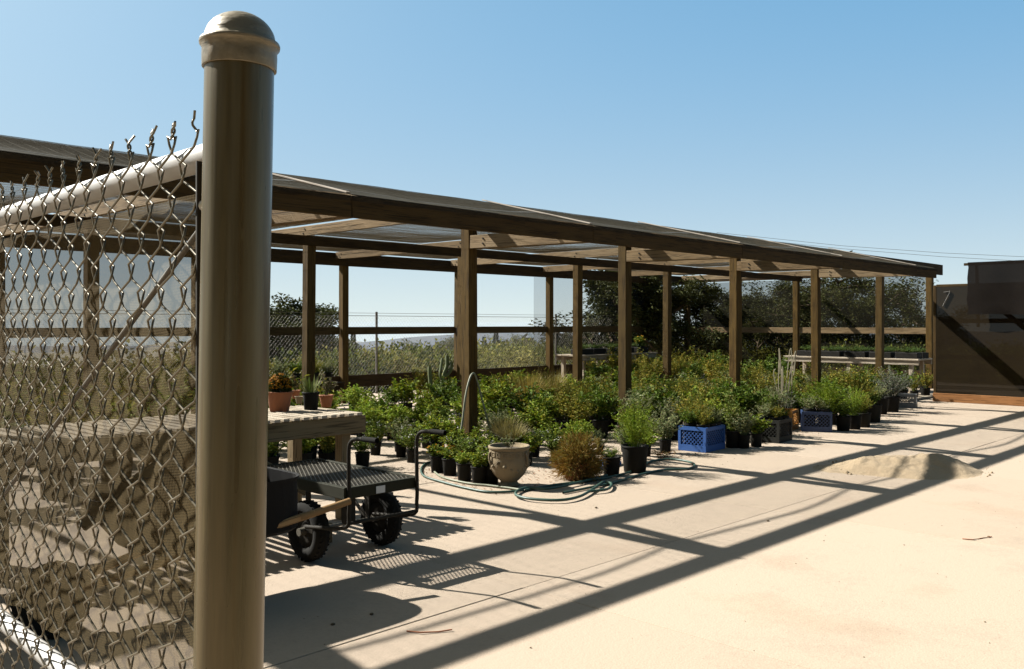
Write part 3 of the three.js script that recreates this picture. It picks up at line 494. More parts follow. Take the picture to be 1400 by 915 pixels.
crate('milk_crate', 'dark blue lattice crate under a bright feathery plant', at(1121, 590).add(V(0.05, 0, -0.08)), 0.5, 0.36, 0.42, 0.29, M.darkBlue);
crate('milk_crate', 'black plastic crate beside the orange crate', at(1063, 605).add(V(0.1, 0, -0.12)), 0.1, 0.46, 0.36, 0.3, M.blackCrate);
crate('milk_crate', 'orange plastic crate tucked between the black and the dark blue crates', at(1082, 589).add(V(0.15, 0, -0.2)), 0.2, 0.36, 0.36, 0.29, M.orange);
crate('milk_crate', 'small grey lattice crate at the far end of the pot row near the screen wall', at(1240, 557), 0.25, 0.3, 0.34, 0.25, M.greyCrate);
function inCrate(px, py, list, label, dx = 0, dz = 0, tw = 0) { const c = at(px, py).add(V(dx, 0.022, dz)); list.forEach(([x, z, s, fs], i) => potted(s, 'tube', c.clone().add(V(x * Math.cos(tw) + z * Math.sin(tw), 0, -x * Math.sin(tw) + z * Math.cos(tw))), i * 2.1, 1, label, label.replace(/^.*?(?=in the)/, 'pots '), i % 3, fs)); }
inCrate(962, 617, [[-0.14, -0.08, 'deep', 0.8], [0.03, -0.08, 'olive', 0.9], [0.15, -0.07, 'olive', 0.8], [-0.14, 0.09, 'olive', 0.7], [0.03, 0.09, 'deep', 0.5], [0.15, 0.09, 'silver', 0.8]], 'black can standing in the bright blue crate', 0.12, -0.1, 0.06);
inCrate(1121, 590, [[-0.08, -0.09, 'silver', 0.8], [0.09, -0.09, 'deep', 0.8], [-0.08, 0.1, 'silver', 0.7]], 'black can of small leaves in the dark blue crate', 0.05, -0.08, 0.5);
potted('fern', 'one', at(1121, 590).add(V(0.16, 0.022, 0.01)), 0.6, 1.1, 'bright yellow green feathery plant rising from the dark blue crate', null, 1, 1.05);
inCrate(1063, 605, [[-0.12, -0.07, 'silver', 0.8], [0.03, -0.07, 'tall', 0.7], [0.13, 0.08, 'deep', 0.5], [-0.1, 0.08, 'olive', 0.6]], 'black can standing in the black crate', 0.1, -0.12, 0.1);
// ---------------------------------------------------------------- pots at the edge of the block
const edge = [[1002, 612, 'tall', 'two', 0.9, 'right next to the bright blue crate'], [1017, 613, 'silver', 'one', 0.9, 'in front of the cans by the black crate'], [1034, 611, 'bright', 'one', 0.8, 'against the side of the black crate'],
  [1153, 589, 'deep', 'two', 0.7, 'beside the dark blue crate'], [1168, 587, 'fern', 'two', 0.85, 'with a bright feathery bush in the dark pot row'], [1181, 584, 'olive', 'two', 0.7, 'third from the dark blue crate'], [1193, 577, 'deep', 'five', 0.6, 'standing tall at the turn of the pot row'],
  [1203, 566, 'silver', 'five', 0.7, 'of grey leaves before the silver bush'], [1183, 568, 'olive', 'two', 0.8, 'behind the dark pot row'], [1090, 578, 'deep', 'two', 0.9, 'behind the orange crate']];
for (const [x, y, s, c, f, l] of edge) potted(s, c, at(x, y), x, 1, 'black pot ' + l, 'pots along the yard edge', x % 3, f);
{
  const o = thing('silver_bush', 'big silvery grey bush in a black pot near the far table', 'potted plant', at(1219, 563));
  part('pot', canGeo.five, M.can, o); part('soil', soilGeo.five, M.soil, o); part('foliage', bushy({ h: 0.62, r: 0.4, stems: 70, per: 26, L: 0.06, W: 0.022, y0: 0.24, cols: [[0.22, 0.24, 0.15], [0.48, 0.47, 0.36]], low: 0.2 }), M.leaf, o);
}
{
  const o = thing('dry_palm', 'potted plant with long pale dry stalks arching in loops', 'potted plant', at(1104, 586).add(V(0.35, 0, -0.55))), T = new Tris();
  part('pot', canGeo.two, M.can, o); part('soil', soilGeo.two, M.soil, o);
  for (let i = 0; i < 9; i++) { const az = i * 0.7, s = 0.08 + 0.1 * rnd(), hh = rr(0.6, 1.02), pts = []; for (let k = 0; k <= 8; k++) { const t = k / 8; pts.push(V(Math.cos(az) * s * Math.sin(t * 2.2) * 1.2, 0.18 + hh * Math.sin(t * (1.6 + 0.9 * (i % 3))), Math.sin(az) * s * Math.sin(t * 2.2) * 1.2)); } stalk(T, pts, 0.009, [0.5, 0.44, 0.3]); }
  part('stalks', T.geo(), M.leaf, o);
  part('foliage', bushy({ h: 0.4, r: 0.25, stems: 18, per: 6, L: 0.16, W: 0.012, y0: 0.18, cols: [[0.3, 0.32, 0.22], [0.55, 0.52, 0.42]] }), M.leaf, o);
}
// ---------------------------------------------------------------- the packed block of nursery stock
{
  const spots = [], ok = (a, b, d) => { for (const [x, y, q] of spots) if ((x - a) ** 2 + (y - b) ** 2 < (Math.min(d, q)) ** 2) return false; return true; };
  const keep = [], ADJ = { silver: 'silvery grey leaves', bright: 'broad bright green leaves', deep: 'deep green leaves', olive: 'narrow olive leaves', tall: 'tall pale stems', white: 'small white flowers', lime: 'lime green leaves' };
  for (const r of ROWS) for (let k = -1; k <= 5; k++) keep.push([ka(k), r, 0.24]);
  for (const [x, y] of [[962, 617], [1121, 590], [1063, 605], [1082, 589], [868, 645], [790, 655], [1219, 563], [1104, 586], [836, 650], [696, 664]]) { const q = at(x, y); keep.push([q.x, -q.z, 0.4]); }
  for (const c of edge) { const q = at(c[0], c[1]); keep.push([q.x, -q.z, 0.24]); }
  const zones = [                                             // along, back, spacing, kinds (with their can and scale), where
    [6.35, 8.6, 6.7, 8.9, 0.31, [['silver', 'one', 1], ['bright', 'one', 0.9], ['white', 'one', 1], ['silver', 'one', 1.1], ['olive', 'one', 1]], 'of leafy stock in the block behind the stone urn'],
    [7.3, 9.6, 6.15, 7.6, 0.34, [['silver', 'one', 1.1], ['lime', 'one', 1], ['silver', 'one', 1], ['tall', 'one', 0.9], ['deep', 'one', 1]], 'of mixed herbs in the block behind the rust shrub'],
    [8.6, 11.6, 6.4, 9.2, 0.36, [['olive', 'two', 1.05], ['deep', 'two', 1.1], ['bright', 'two', 1.05], ['silver', 'two', 1]], 'of dense greenery in the block behind the bright blue crate'],
    [11.4, 14.6, 6.1, 9, 0.38, [['deep', 'two', 1.1], ['silver', 'two', 1], ['olive', 'two', 1.1], ['tall', 'two', 0.9]], 'of leafy stock in the block behind the black crate'],
    [14.6, 19.8, 6.9, 9.4, 0.5, [['deep', 'two', 1.15], ['olive', 'two', 1], ['silver', 'two', 1]], 'of leafy stock near the table at the far end'],
    [9.2, 15.5, 9.9, 12.4, 0.48, [['deep', 'two', 1.2], ['bright', 'two', 1.25], ['olive', 'two', 1.2], ['silver', 'two', 1.1]], 'of tall greenery in the rows behind the middle posts'],
    [15.5, 20.2, 9.9, 13.6, 0.66, [['deep', 'five', 1.3], ['olive', 'five', 1.4], ['deep', 'two', 1.3]], 'of broad greenery in the shaded far corner'],
    [4.3, 6.4, 7.95, 8.75, 0.31, [['bright', 'two', 0.85], ['lime', 'two', 0.8], ['olive', 'two', 0.85], ['white', 'two', 0.85]], 'of light green leaves in the row behind the slatted bench'],
    [5.2, 9.3, 9.5, 10.5, 0.36, [['bright', 'two', 0.9], ['lime', 'two', 0.9], ['deep', 'two', 0.9]], 'of leafy stock in the row beyond the first aisle'],
    [3.4, 9.4, 11.5, 13.2, 0.5, [['bright', 'two', 1.3], ['lime', 'two', 1.2], ['olive', 'five', 1.3]], 'of bushy stock towards the back fence']];
  zones.forEach(([a0, a1, b0, b1, sp, kinds, where], zi) => {
    sp *= 1.3; for (let b = b0; b <= b1; b += sp * 0.92) for (let a = a0 + ((b - b0) / sp % 2) * sp * 0.5; a <= a1; a += sp) {
      const x = a + rr(-0.06, 0.06), y = b + rr(-0.05, 0.05);
      if (keep.some(([p, q, d]) => (p - x) ** 2 + (q - y) ** 2 < d * d) || !ok(x, y, sp * 0.8) || rnd() < 0.06) continue;
      spots.push([x, y, sp]);
      const i = Math.floor(Math.abs(fbm(x * 0.55 + zi, y * 0.55, 2.7)) * 9 + rnd() * 1.3) % kinds.length, [s, c, f] = kinds[i];
      potted(s, c, P(x, 0, y), rnd() * 6.28, rr(0.74, 1.22) * (y < 7.65 && x < 9 ? 0.74 : 1), `black can ${where.replace('of leafy stock', 'of ' + ADJ[s]).replace(/of (mixed herbs|dense greenery|tall greenery|broad greenery|bushy stock|light green leaves)/, 'of ' + ADJ[s])}`, `${ADJ[s]} ${where.replace(/^.*? (?=in |near |towards )/, '')}`, Math.floor(rnd() * 3), f);
    }
  });
  console.log('packed cans', spots.length);
}
{ // accents in the block
  const grass = (px, py, h, cols, label, Z) => { const o = thing('ornamental_grass', label, 'grass', deep(px, py, Z).setY(0)); part('pot', canGeo.five, M.can, o); part('soil', soilGeo.five, M.soil, o); part('foliage', grassy({ n: 520, base: 0.1, h, W: 0.007, el0: 0.6, el1: 1.45, droop: 0.22, y0: 0.24, cols }), M.leaf, o); return o; };
  grass(722, 520, 0.62, [[0.42, 0.3, 0.05], [0.56, 0.43, 0.1]], 'golden fountain grass at the back of the block, on the side of the cactus', 14.6);
  grass(755, 520, 0.62, [[0.34, 0.26, 0.05], [0.48, 0.38, 0.08]], 'golden fountain grass at the back of the block, on the side of the trestle table', 15.2);
  grass(832, 540, 0.4, [[0.3, 0.2, 0.05], [0.42, 0.26, 0.08]], 'short rusty grass clump below the trestle table', 17.5);
  grass(690, 560, 0.3, [[0.3, 0.25, 0.07], [0.42, 0.34, 0.12]], 'tuft of dry brown grass rising behind the stone urn', 10.4);
  grass(702, 566, 0.24, [[0.28, 0.24, 0.07], [0.4, 0.33, 0.12]], 'second smaller tuft of dry grass behind the stone urn', 10.0);
  const c = thing('cactus', 'branching columnar cactus in a pot at the back of the block', 'cactus', deep(603, 520, 15.2).setY(0));
  part('pot', canGeo.five, M.can, c); part('soil', soilGeo.five, M.soil, c);
  const col = (pts, r) => part('column', tube(pts, r, 16, 9), M.cactus, c);
  col([V(0, 0.24, 0), V(0.01, 0.5, 0), V(0.05, 0.7, 0.02), V(0.1, 0.86, 0.04), V(0.1, 1.02, 0.04)], 0.032);
  col([V(0.04, 0.66, 0.02), V(0.1, 0.7, 0.06), V(0.14, 0.78, 0.1), V(0.15, 0.92, 0.1)], 0.025); col([V(0.02, 0.6, 0.01), V(-0.02, 0.7, 0), V(0.0, 0.82, 0), V(0.03, 0.98, 0.0)], 0.025);
  col([V(-0.06, 0.24, -0.03), V(-0.13, 0.5, -0.1), V(-0.15, 0.7, -0.12), V(-0.15, 0.84, -0.12)], 0.034);
}
{ // dropped leaves and crumbs of soil round the pots, grit on the yard: too many to count
  const bits = (n, pick, geo, mat, label, cat) => { const m = new THREE.InstancedMesh(geo, mat, n), q = new THREE.Matrix4(); for (let i = 0; i < n; i++) { const [p, s] = pick(); q.compose(p, new THREE.Quaternion().setFromEuler(new THREE.Euler(rr(-0.4, 0.4), rnd() * 6.28, rr(-0.4, 0.4))), V(s, s * 0.6, s)); m.setMatrixAt(i, q); } m.name = numbered(cat.replace(' ', '_')); m.userData = { kind: 'stuff', label, category: cat }; scene.add(m); };
  const T = new Tris(); leaf(T, V(-0.5, 0.02, 0), V(1, 0.08, 0).normalize(), 1, 0.45, [1, 1, 1]); const lg = T.geo(); lg.deleteAttribute('color');
  bits(900, () => { const px = rr(560, 1230), f = (px - 690) / 540, q = at(px, (px < 690 ? 650 + (px - 560) * 0.16 : 668 - 100 * f) + rr(-16, 9) * (px < 760 ? 1 : 0.6)); q.y = 0.006; return [q, rr(0.012, 0.04)]; }, lg, new THREE.MeshStandardMaterial({ color: lin(0.17, 0.075, 0.03), roughness: 1, side: THREE.DoubleSide }), 'brown fallen leaves scattered on the concrete round the pots', 'leaf litter');
  bits(420, () => { const a = rr(0.5, 17), b = rr(0.6, 5.6); return [P(a, 0.002, b), 0.002 + 0.004 * Math.pow(rnd(), 5)]; }, new THREE.IcosahedronGeometry(1, 0), M.stone, 'fine grit scattered over the concrete yard', 'grit');
}
// ---------------------------------------------------------------- hoses and the sand heap
{
  const gp = (l, r = 0.012, lift = 0) => l.map(([x, y, h]) => at(x, y, r + 0.002 + lift + (h ?? 0)));
  single('garden_hose', tube(gp([[598, 631], [584, 633], [576, 641], [580, 651], [604, 659], [640, 668], [672, 673], [712, 671], [752, 664], [800, 658], [840, 651], [872, 642], [890, 631], [916, 628], [940, 631], [950, 636], [940, 641], [905, 643], [872, 650], [838, 660], [800, 668], [770, 674]]), 0.012, 320, 8), M.hose, 'green garden hose snaking from the first post round the urn to the blue crate', 'hose');
  single('garden_hose', tube(gp([[830, 650], [790, 660], [750, 668], [722, 667], [708, 671], [706, 677], [724, 682], [764, 684], [792, 679], [812, 668], [826, 659], [836, 662], [830, 669], [806, 672]], 0.013, 0.012), 0.013, 200, 8), M.hose, 'green garden hose coiled in front of the urn and the rust shrub', 'hose');
  single('garden_hose', tube(gp([[592, 644], [606, 653], [640, 661], [668, 664], [700, 668], [718, 671]], 0.011), 0.011, 90, 8), M.paleHose, 'pale green hose along the feet of the short row of cans', 'hose');
  const p0 = P(A0 - 0.02, 0, ROWS[0] - 0.12), h = (x, y, d = 0) => V(p0.x + x, y, p0.z + d);
  single('garden_hose', tube([h(-0.36, 0.22, 0.1), h(-0.3, 0.42, 0.09), h(-0.22, 0.72, 0.06), h(-0.12, 0.93, 0.03), h(-0.03, 0.98, 0.0), h(0.02, 0.9, -0.0), h(0.06, 0.74, 0.02), h(0.1, 0.55, 0.05), h(0.16, 0.3, 0.08)], 0.0115, 90, 8), M.paleHose, 'pale hose looped over a hook on the first post', 'hose');
  const c = at(1238, 641), g = new THREE.PlaneGeometry(3, 2, 110, 74).rotateX(-Math.PI / 2), q = g.attributes.position, u = g.attributes.uv;
  const ax = RGT.clone().multiplyScalar(0.93).addScaledVector(FWD, -0.1).normalize(), az = V(-ax.z, 0, ax.x);
  for (let i = 0; i < q.count; i++) {
    const x = q.getX(i), z = q.getZ(i), w = 0.12 * fbm(x * 2, z * 2, 6), r = Math.hypot((x + w) / 0.62, (z + w) / 0.56), r2 = Math.hypot((x - 0.42) / 0.36, (z + 0.04) / 0.44);
    let y = 0.135 * Math.pow(Math.max(0, 1 - r * r * 0.6), 1.5) + 0.06 * Math.pow(Math.max(0, 1 - r2 * r2), 1.1) + 0.05 * Math.max(0, 1 - Math.hypot((x + 0.55) / 0.5, (z - 0.1) / 0.4));
    y *= 1 + 0.3 * fbm(x * 4, z * 4, 2.2, 3) + 0.25 * (0.3 - Math.abs(fbm(x * 3.1 + 7, z * 2.3, 5.5, 3)) * 2.2); y += y > 0.004 ? (0.012 * fbm(x * 9, z * 9, 1.1) + 0.012 * fbm(x * 26, z * 26, 1.1, 2)) : 0;
    const p = c.clone().addScaledVector(ax, x).addScaledVector(az, z); q.setXYZ(i, p.x, y - 0.006, p.z); u.setXY(i, x * 1.2, z * 1.2);
  }
  const clods = []; for (let i = 0; i < 260; i++) { const t = rnd() * 6.283, r = 0.35 + 0.75 * Math.pow(rnd(), 0.7), x = Math.cos(t) * r * 0.85, z = Math.sin(t) * r * 0.62, p = c.clone().addScaledVector(ax, x).addScaledVector(az, z), s = 0.004 + 0.016 * Math.pow(rnd(), 4); clods.push(new THREE.IcosahedronGeometry(s, 0).translate(p.x, s * 0.4, p.z)); }
  tag(Object.assign(part(numbered('sand_spill'), merge(clods), M.sand, scene), { userData: { kind: 'stuff' } }), 'loose crumbs of sand spilled round the sand heap', 'sand');
  g.computeVertexNormals(); single('sand_heap', g, M.sand, 'low heap of pale sand spilled on the concrete yard', 'sand heap');
  const pebbles = [[1352, 735], [1050, 713], [815, 695], [455, 855], [508, 841]];
  pebbles.forEach(([x, y], i) => { const g2 = new THREE.IcosahedronGeometry(0.011, 1); const k = g2.attributes.position; for (let j = 0; j < k.count; j++) k.setXYZ(j, k.getX(j) * 1.2, k.getY(j) * 0.6, k.getZ(j)); const o = single('pebble', g2, M.bark, 'small dark pebble lying on the concrete yard', 'pebble', 'pebbles on the yard'); o.position.copy(at(x, y)).setY(0.005); o.rotation.y = i; });
  for (const [l, a] of [['reddish dry twig lying on the sunlit concrete', [[1316, 737], [1330, 738], [1343, 736], [1356, 734]]], ['thin pale twig on the concrete below the cart shadow', [[556, 863], [575, 865], [600, 864], [618, 861]]]]) single('twig', poly(a.map(([x, y], i) => at(x, y, 0.004 + 0.004 * (i % 2))), 0.004, 5), M.terracotta, l, 'twig');
}
// ---------------------------------------------------------------- slatted bench with its pots
{
  const B = thing('slatted_bench', 'long potting bench with a slatted top and pale legs', 'bench', P(0, 0, 0)), T = 0.85, a0 = 1.62, a1 = 4.37, b0 = 5.86, b1 = 6.75;
  for (let a = a0 + 0.02; a < a1; a += 0.083) timber('slat', P(a, T - 0.011, b0 - 0.02 + rr(-0.006, 0.006)), P(a, T - 0.011, b1 + rr(-0.01, 0.01)), 0.022, 0.05, M.bench, B, 0.002);
  for (const b of [b0, b1 - 0.05]) timber('apron', P(a0, T - 0.095, b + 0.02), P(a1, T - 0.095, b + 0.02), 0.14, 0.04, M.benchLeg, B);
  for (const a of [a0 + 0.1, 2.95, a1 - 0.16]) for (const b of [b0 + 0.09, b1 - 0.1]) timber('leg', P(a, 0.001, b), P(a, T - 0.03, b), 0.09, 0.09, M.benchLeg, B, 0.004, V(1, 0, 0));
  timber('brace', P(3.02, T - 0.1, b0 - 0.022), P(3.8, 0.3, b0 - 0.022), 0.1, 0.035, M.benchLeg, B); timber('brace', P(2.88, T - 0.1, b0 - 0.022), P(2.15, 0.3, b0 - 0.022), 0.1, 0.035, M.benchLeg, B);
  const on = (px, py) => at(px, py, T + 0.001);
  const mum = thing('mum_pot', 'orange chrysanthemum mound in a wide terracotta pot on the bench', 'potted plant', on(382, 562));
  part('pot', potGeo(0.105, 0.16, 0.008, 0.72, 28), M.terracotta, mum); part('soil', new THREE.CircleGeometry(0.097, 20).rotateX(-Math.PI / 2).translate(0, 0.14, 0), M.soil, mum);
  part('foliage', domed({ n: 1500, r: 0.098, h: 0.15, y0: 0.15, L: 0.03, W: 0.016, lo: 0, seed: 8, cols: [[0.04, 0.06, 0.015], [0.1, 0.12, 0.02]] }), M.leaf, mum);
  { const D = new Tris(); for (let i = 0; i < 420; i++) { const d = dirOf(rnd() * 6.283, Math.asin(rr(0.25, 1))); blob(D, V(d.x * 0.1, 0.15 + d.y * 0.155, d.z * 0.1), rr(0.008, 0.013), mixc([0.75, 0.25, 0.01], [0.8, 0.45, 0.02], rnd())); } part('blossoms', D.geo(), M.leaf, mum); }
  const blk = thing('spiky_pot', 'black pot of upright spiky leaves on the bench', 'potted plant', on(425, 560)); part('pot', potGeo(0.067, 0.145), M.can, blk); part('soil', new THREE.CircleGeometry(0.06, 14).rotateX(-Math.PI / 2).translate(0, 0.128, 0), M.soil, blk); part('foliage', grassy({ n: 60, base: 0.045, h: 0.17, W: 0.012, el0: 0.9, el1: 1.5, droop: 0.08, y0: 0.125, cols: [[0.12, 0.18, 0.03], [0.36, 0.38, 0.14]] }), M.leaf, blk);
  const clay = (px, py, s, f, label, o) => { const t = thing('clay_pot', label, 'potted plant', on(px, py), px, 'clay pots on the bench'); part('pot', potGeo(0.06, 0.105, 0.007, 0.66, 20), o ?? M.terracotta, t); part('soil', new THREE.CircleGeometry(0.053, 14).rotateX(-Math.PI / 2).translate(0, 0.092, 0), M.soil, t); if (f) part('foliage', f, M.leaf, t); t.scale.setScalar(s); };
  clay(446, 557, 1, bushy({ h: 0.22, r: 0.09, stems: 16, per: 9, L: 0.05, W: 0.026, y0: 0.09, cols: [[0.16, 0.15, 0.06], [0.34, 0.28, 0.14]] }), 'small terracotta pot of reddish rosettes beside the spiky pot');
  clay(409, 552, 0.62, null, 'tiny empty clay pot behind the spiky pot', M.stone); clay(404, 545, 0.75, bushy({ h: 0.26, r: 0.08, stems: 10, per: 9, L: 0.05, W: 0.03, y0: 0.09, cols: [[0.1, 0.1, 0.03], [0.3, 0.18, 0.06]] }), 'small clay pot of dark rosettes at the back of the bench');
}
{ // a second bench behind the gate, with black flats stacked under it
  const B = thing('slatted_bench', 'shorter slatted bench with black trays stacked under it behind the chain link gate', 'bench'), T = 0.76, a0 = -0.5, a1 = 1.5, b0 = 5.3, b1 = 6.35;
  for (let a = a0 + 0.02; a < a1; a += 0.1) timber('slat', P(a, T - 0.011, b0 - 0.02), P(a, T - 0.011, b1), 0.022, 0.06, M.bench, B, 0.002);
  for (const b of [b0, b1 - 0.05]) timber('apron', P(a0, T - 0.095, b + 0.02), P(a1, T - 0.095, b + 0.02), 0.14, 0.04, M.benchLeg, B);
  for (const a of [a0 + 0.1, a1 - 0.12]) for (const b of [b0 + 0.09, b1 - 0.1]) timber('leg', P(a, 0.001, b), P(a, T - 0.03, b), 0.09, 0.09, M.benchLeg, B, 0.004, V(1, 0, 0));
  for (const a of [-0.05, 0.52, 1.06]) for (let i = 0; i < 5; i++) { const o = single('tray', board(0.5, 0.095, 0.62, 0.01), M.can, 'black plastic tray in a stack under the shorter bench', 'tray', 'trays stacked under the shorter bench'); o.position.copy(P(a + rr(-0.02, 0.02), 0.05 + i * 0.098, 5.85 + rr(-0.03, 0.03))); }
  for (let i = 0; i < 12; i++) potted(['deep', 'olive', 'bright', 'tall'][i % 4], 'five', P(2.3 + (i % 6) * 0.62 + rr(-0.1, 0.1), 0, 8.5 + Math.floor(i / 6) * 1.7 + rr(-0.2, 0.2)), i, 1.1, 'large black tub of tall shrubs standing behind the slatted bench', 'tubs behind the slatted bench', i % 3, 1.5);
}
function plainTable(name, label, a0, a1, b0, b1, T, mat) {
  const B = thing(name, label, 'table'), longA = a1 - a0 > b1 - b0, n = Math.round((longA ? b1 - b0 : a1 - a0) / 0.19);
  for (let i = 0; i < n; i++) { const t = (i + 0.5) / n; if (longA) timber('plank', P(a0, T - 0.018, b0 + (b1 - b0) * t), P(a1, T - 0.018, b0 + (b1 - b0) * t), 0.036, (b1 - b0) / n - 0.008, mat, B); else timber('plank', P(a0 + (a1 - a0) * t, T - 0.018, b0), P(a0 + (a1 - a0) * t, T - 0.018, b1), 0.036, (a1 - a0) / n - 0.008, mat, B); }
  const L = longA ? [[a0, b0], [a1, b0]] : [[a0, b0], [a0, b1]], K = longA ? [[a0, b1], [a1, b1]] : [[a1, b0], [a1, b1]], ins = 0.05;
  for (const [q, s] of [[L, 1], [K, -1]]) timber('apron', P(q[0][0] + (longA ? 0 : ins * s), T - 0.088, q[0][1] + (longA ? ins * s : 0)), P(q[1][0] + (longA ? 0 : ins * s), T - 0.088, q[1][1] + (longA ? ins * s : 0)), 0.1, 0.036, mat, B);
  const n2 = 3; for (let i = 0; i < n2; i++) for (const s of [0, 1]) { const t = 0.06 + 0.88 * i / (n2 - 1), a = longA ? a0 + (a1 - a0) * t : (s ? a1 - 0.12 : a0 + 0.12), b = longA ? (s ? b1 - 0.12 : b0 + 0.12) : b0 + (b1 - b0) * t; timber('leg', P(a, 0.001, b), P(a, T - 0.038, b), 0.085, 0.085, mat, B, 0.004, V(1, 0, 0)); if (longA && !s && i < 2) timber('brace', P(a + 0.1, T - 0.14, b), P(a + 0.5, 0.25, b), 0.07, 0.03, mat, B); }
  return B;
}
plainTable('trestle_table', 'timber table with diagonal braces holding flats against the back wall', 15.9, 18.9, 13.1, 13.95, 0.84, M.plank);
plainTable('plank_table', 'pale plank table of seedling flats along the far end wall', 20.7, 21.6, 7.35, 10.6, 0.77, M.bench);
{
  const flat = (p, turn, label, group, cols) => { const o = thing('seedling_flat', label, 'seedling flat', p, turn, group); part('tray', board(0.5, 0.13, 0.3, 0.01).translate(0, 0.066, 0), M.can, o); part('seedlings', bushy({ h: 0.16, r: 0.27, stems: 60, per: 6, L: 0.045, W: 0.024, y0: 0.12, cols, fill: 1 }), M.leaf, o); return o; };
  const f1 = flat(P(16.25, 0.842, 13.4), 0, 'black flat of seedlings on the trestle table', 'flats on the trestle table', [[0.08, 0.14, 0.02], [0.2, 0.27, 0.05]]);
  for (let i = 1; i < 5; i++) copyOf(f1, P(16.25 + i * 0.56, 0.842, 13.4 + 0.05 * (i % 2)), rr(-0.1, 0.1), 1);
  const f2 = flat(P(20.95, 0.772, 7.65), 1.57, 'black flat of seedlings on the plank table at the end wall', 'flats on the plank table', [[0.08, 0.15, 0.02], [0.22, 0.3, 0.05]]);
  for (let i = 1; i < 10; i++) copyOf(f2, P(20.95 + (i > 4 ? 0.4 : 0) , 0.772, 7.65 + (i % 5) * 0.6), 1.57 + rr(-0.08, 0.08), 1);
  const t = potted('marigold', 'one', P(18.55, 0.842, 13.4), 0.3, 1.2, 'pot of orange flowers at the end of the trestle table', null, 1);
}
{ // low staging with dark pots beyond the bench
  plainTable('low_staging', 'low dark staging crowded with small pots towards the back wall', 6.6, 9.6, 13.5, 14.2, 0.5, M.beam);
  for (let i = 0; i < 9; i++) potted(['deep', 'olive', 'silver'][i % 3], 'one', P(6.8 + i * 0.33, 0.502, 13.8 + rr(-0.15, 0.15)), i, 1, 'small black pot on the low dark staging', 'pots on the low staging', i % 3, 0.7);
  const pal = thing('board_stack', 'weathered boards lying on the floor by the plank table', 'boards', P(19.2, 0, 7.1)); for (let i = 0; i < 5; i++) timber('plank', V(-0.9, 0.03 + 0.0, -0.3 + i * 0.16), V(0.9, 0.03, -0.3 + i * 0.16 + rr(-0.02, 0.02)), 0.035, 0.13, M.plank, pal);
}
// ---------------------------------------------------------------- flat garden cart and wheelbarrow
function wheel(parent, name, r, w, mat) {
  const ring = []; for (let i = 0; i <= 12; i++) { const t = i / 12 * 2 * Math.PI; ring.push([r - w * 0.5 + Math.cos(t) * w * 0.5, Math.sin(t) * w * 0.55]); }
  const o = new THREE.Group(); o.name = name; parent.add(o);
  part('tyre', lathe(ring, 36), M.rubber, o);
  const lugs = []; for (let i = 0; i < 30; i++) for (const s of [-1, 1]) lugs.push(new THREE.BoxGeometry(0.008, w * 0.46, 0.012).rotateX(s * 0.5).translate(r - 0.0075, s * w * 0.16, 0).rotateY((i + (s > 0 ? 0.5 : 0)) / 30 * 6.283));
  part('tread', merge(lugs), M.rubber, o);
  part('rim', lathe([[0.02, -w * 0.3], [0.03, -w * 0.3], [r * 0.3, -w * 0.12], [r - w * 0.98, -w * 0.3], [r - w * 0.95, w * 0.3], [r * 0.3, w * 0.12], [0.03, w * 0.3], [0.02, w * 0.3]], 28), M.darkSteel, o);
  part('hub', new THREE.CylinderGeometry(0.026, 0.026, w * 1.5, 14), M.steel, o);
  return o;
}
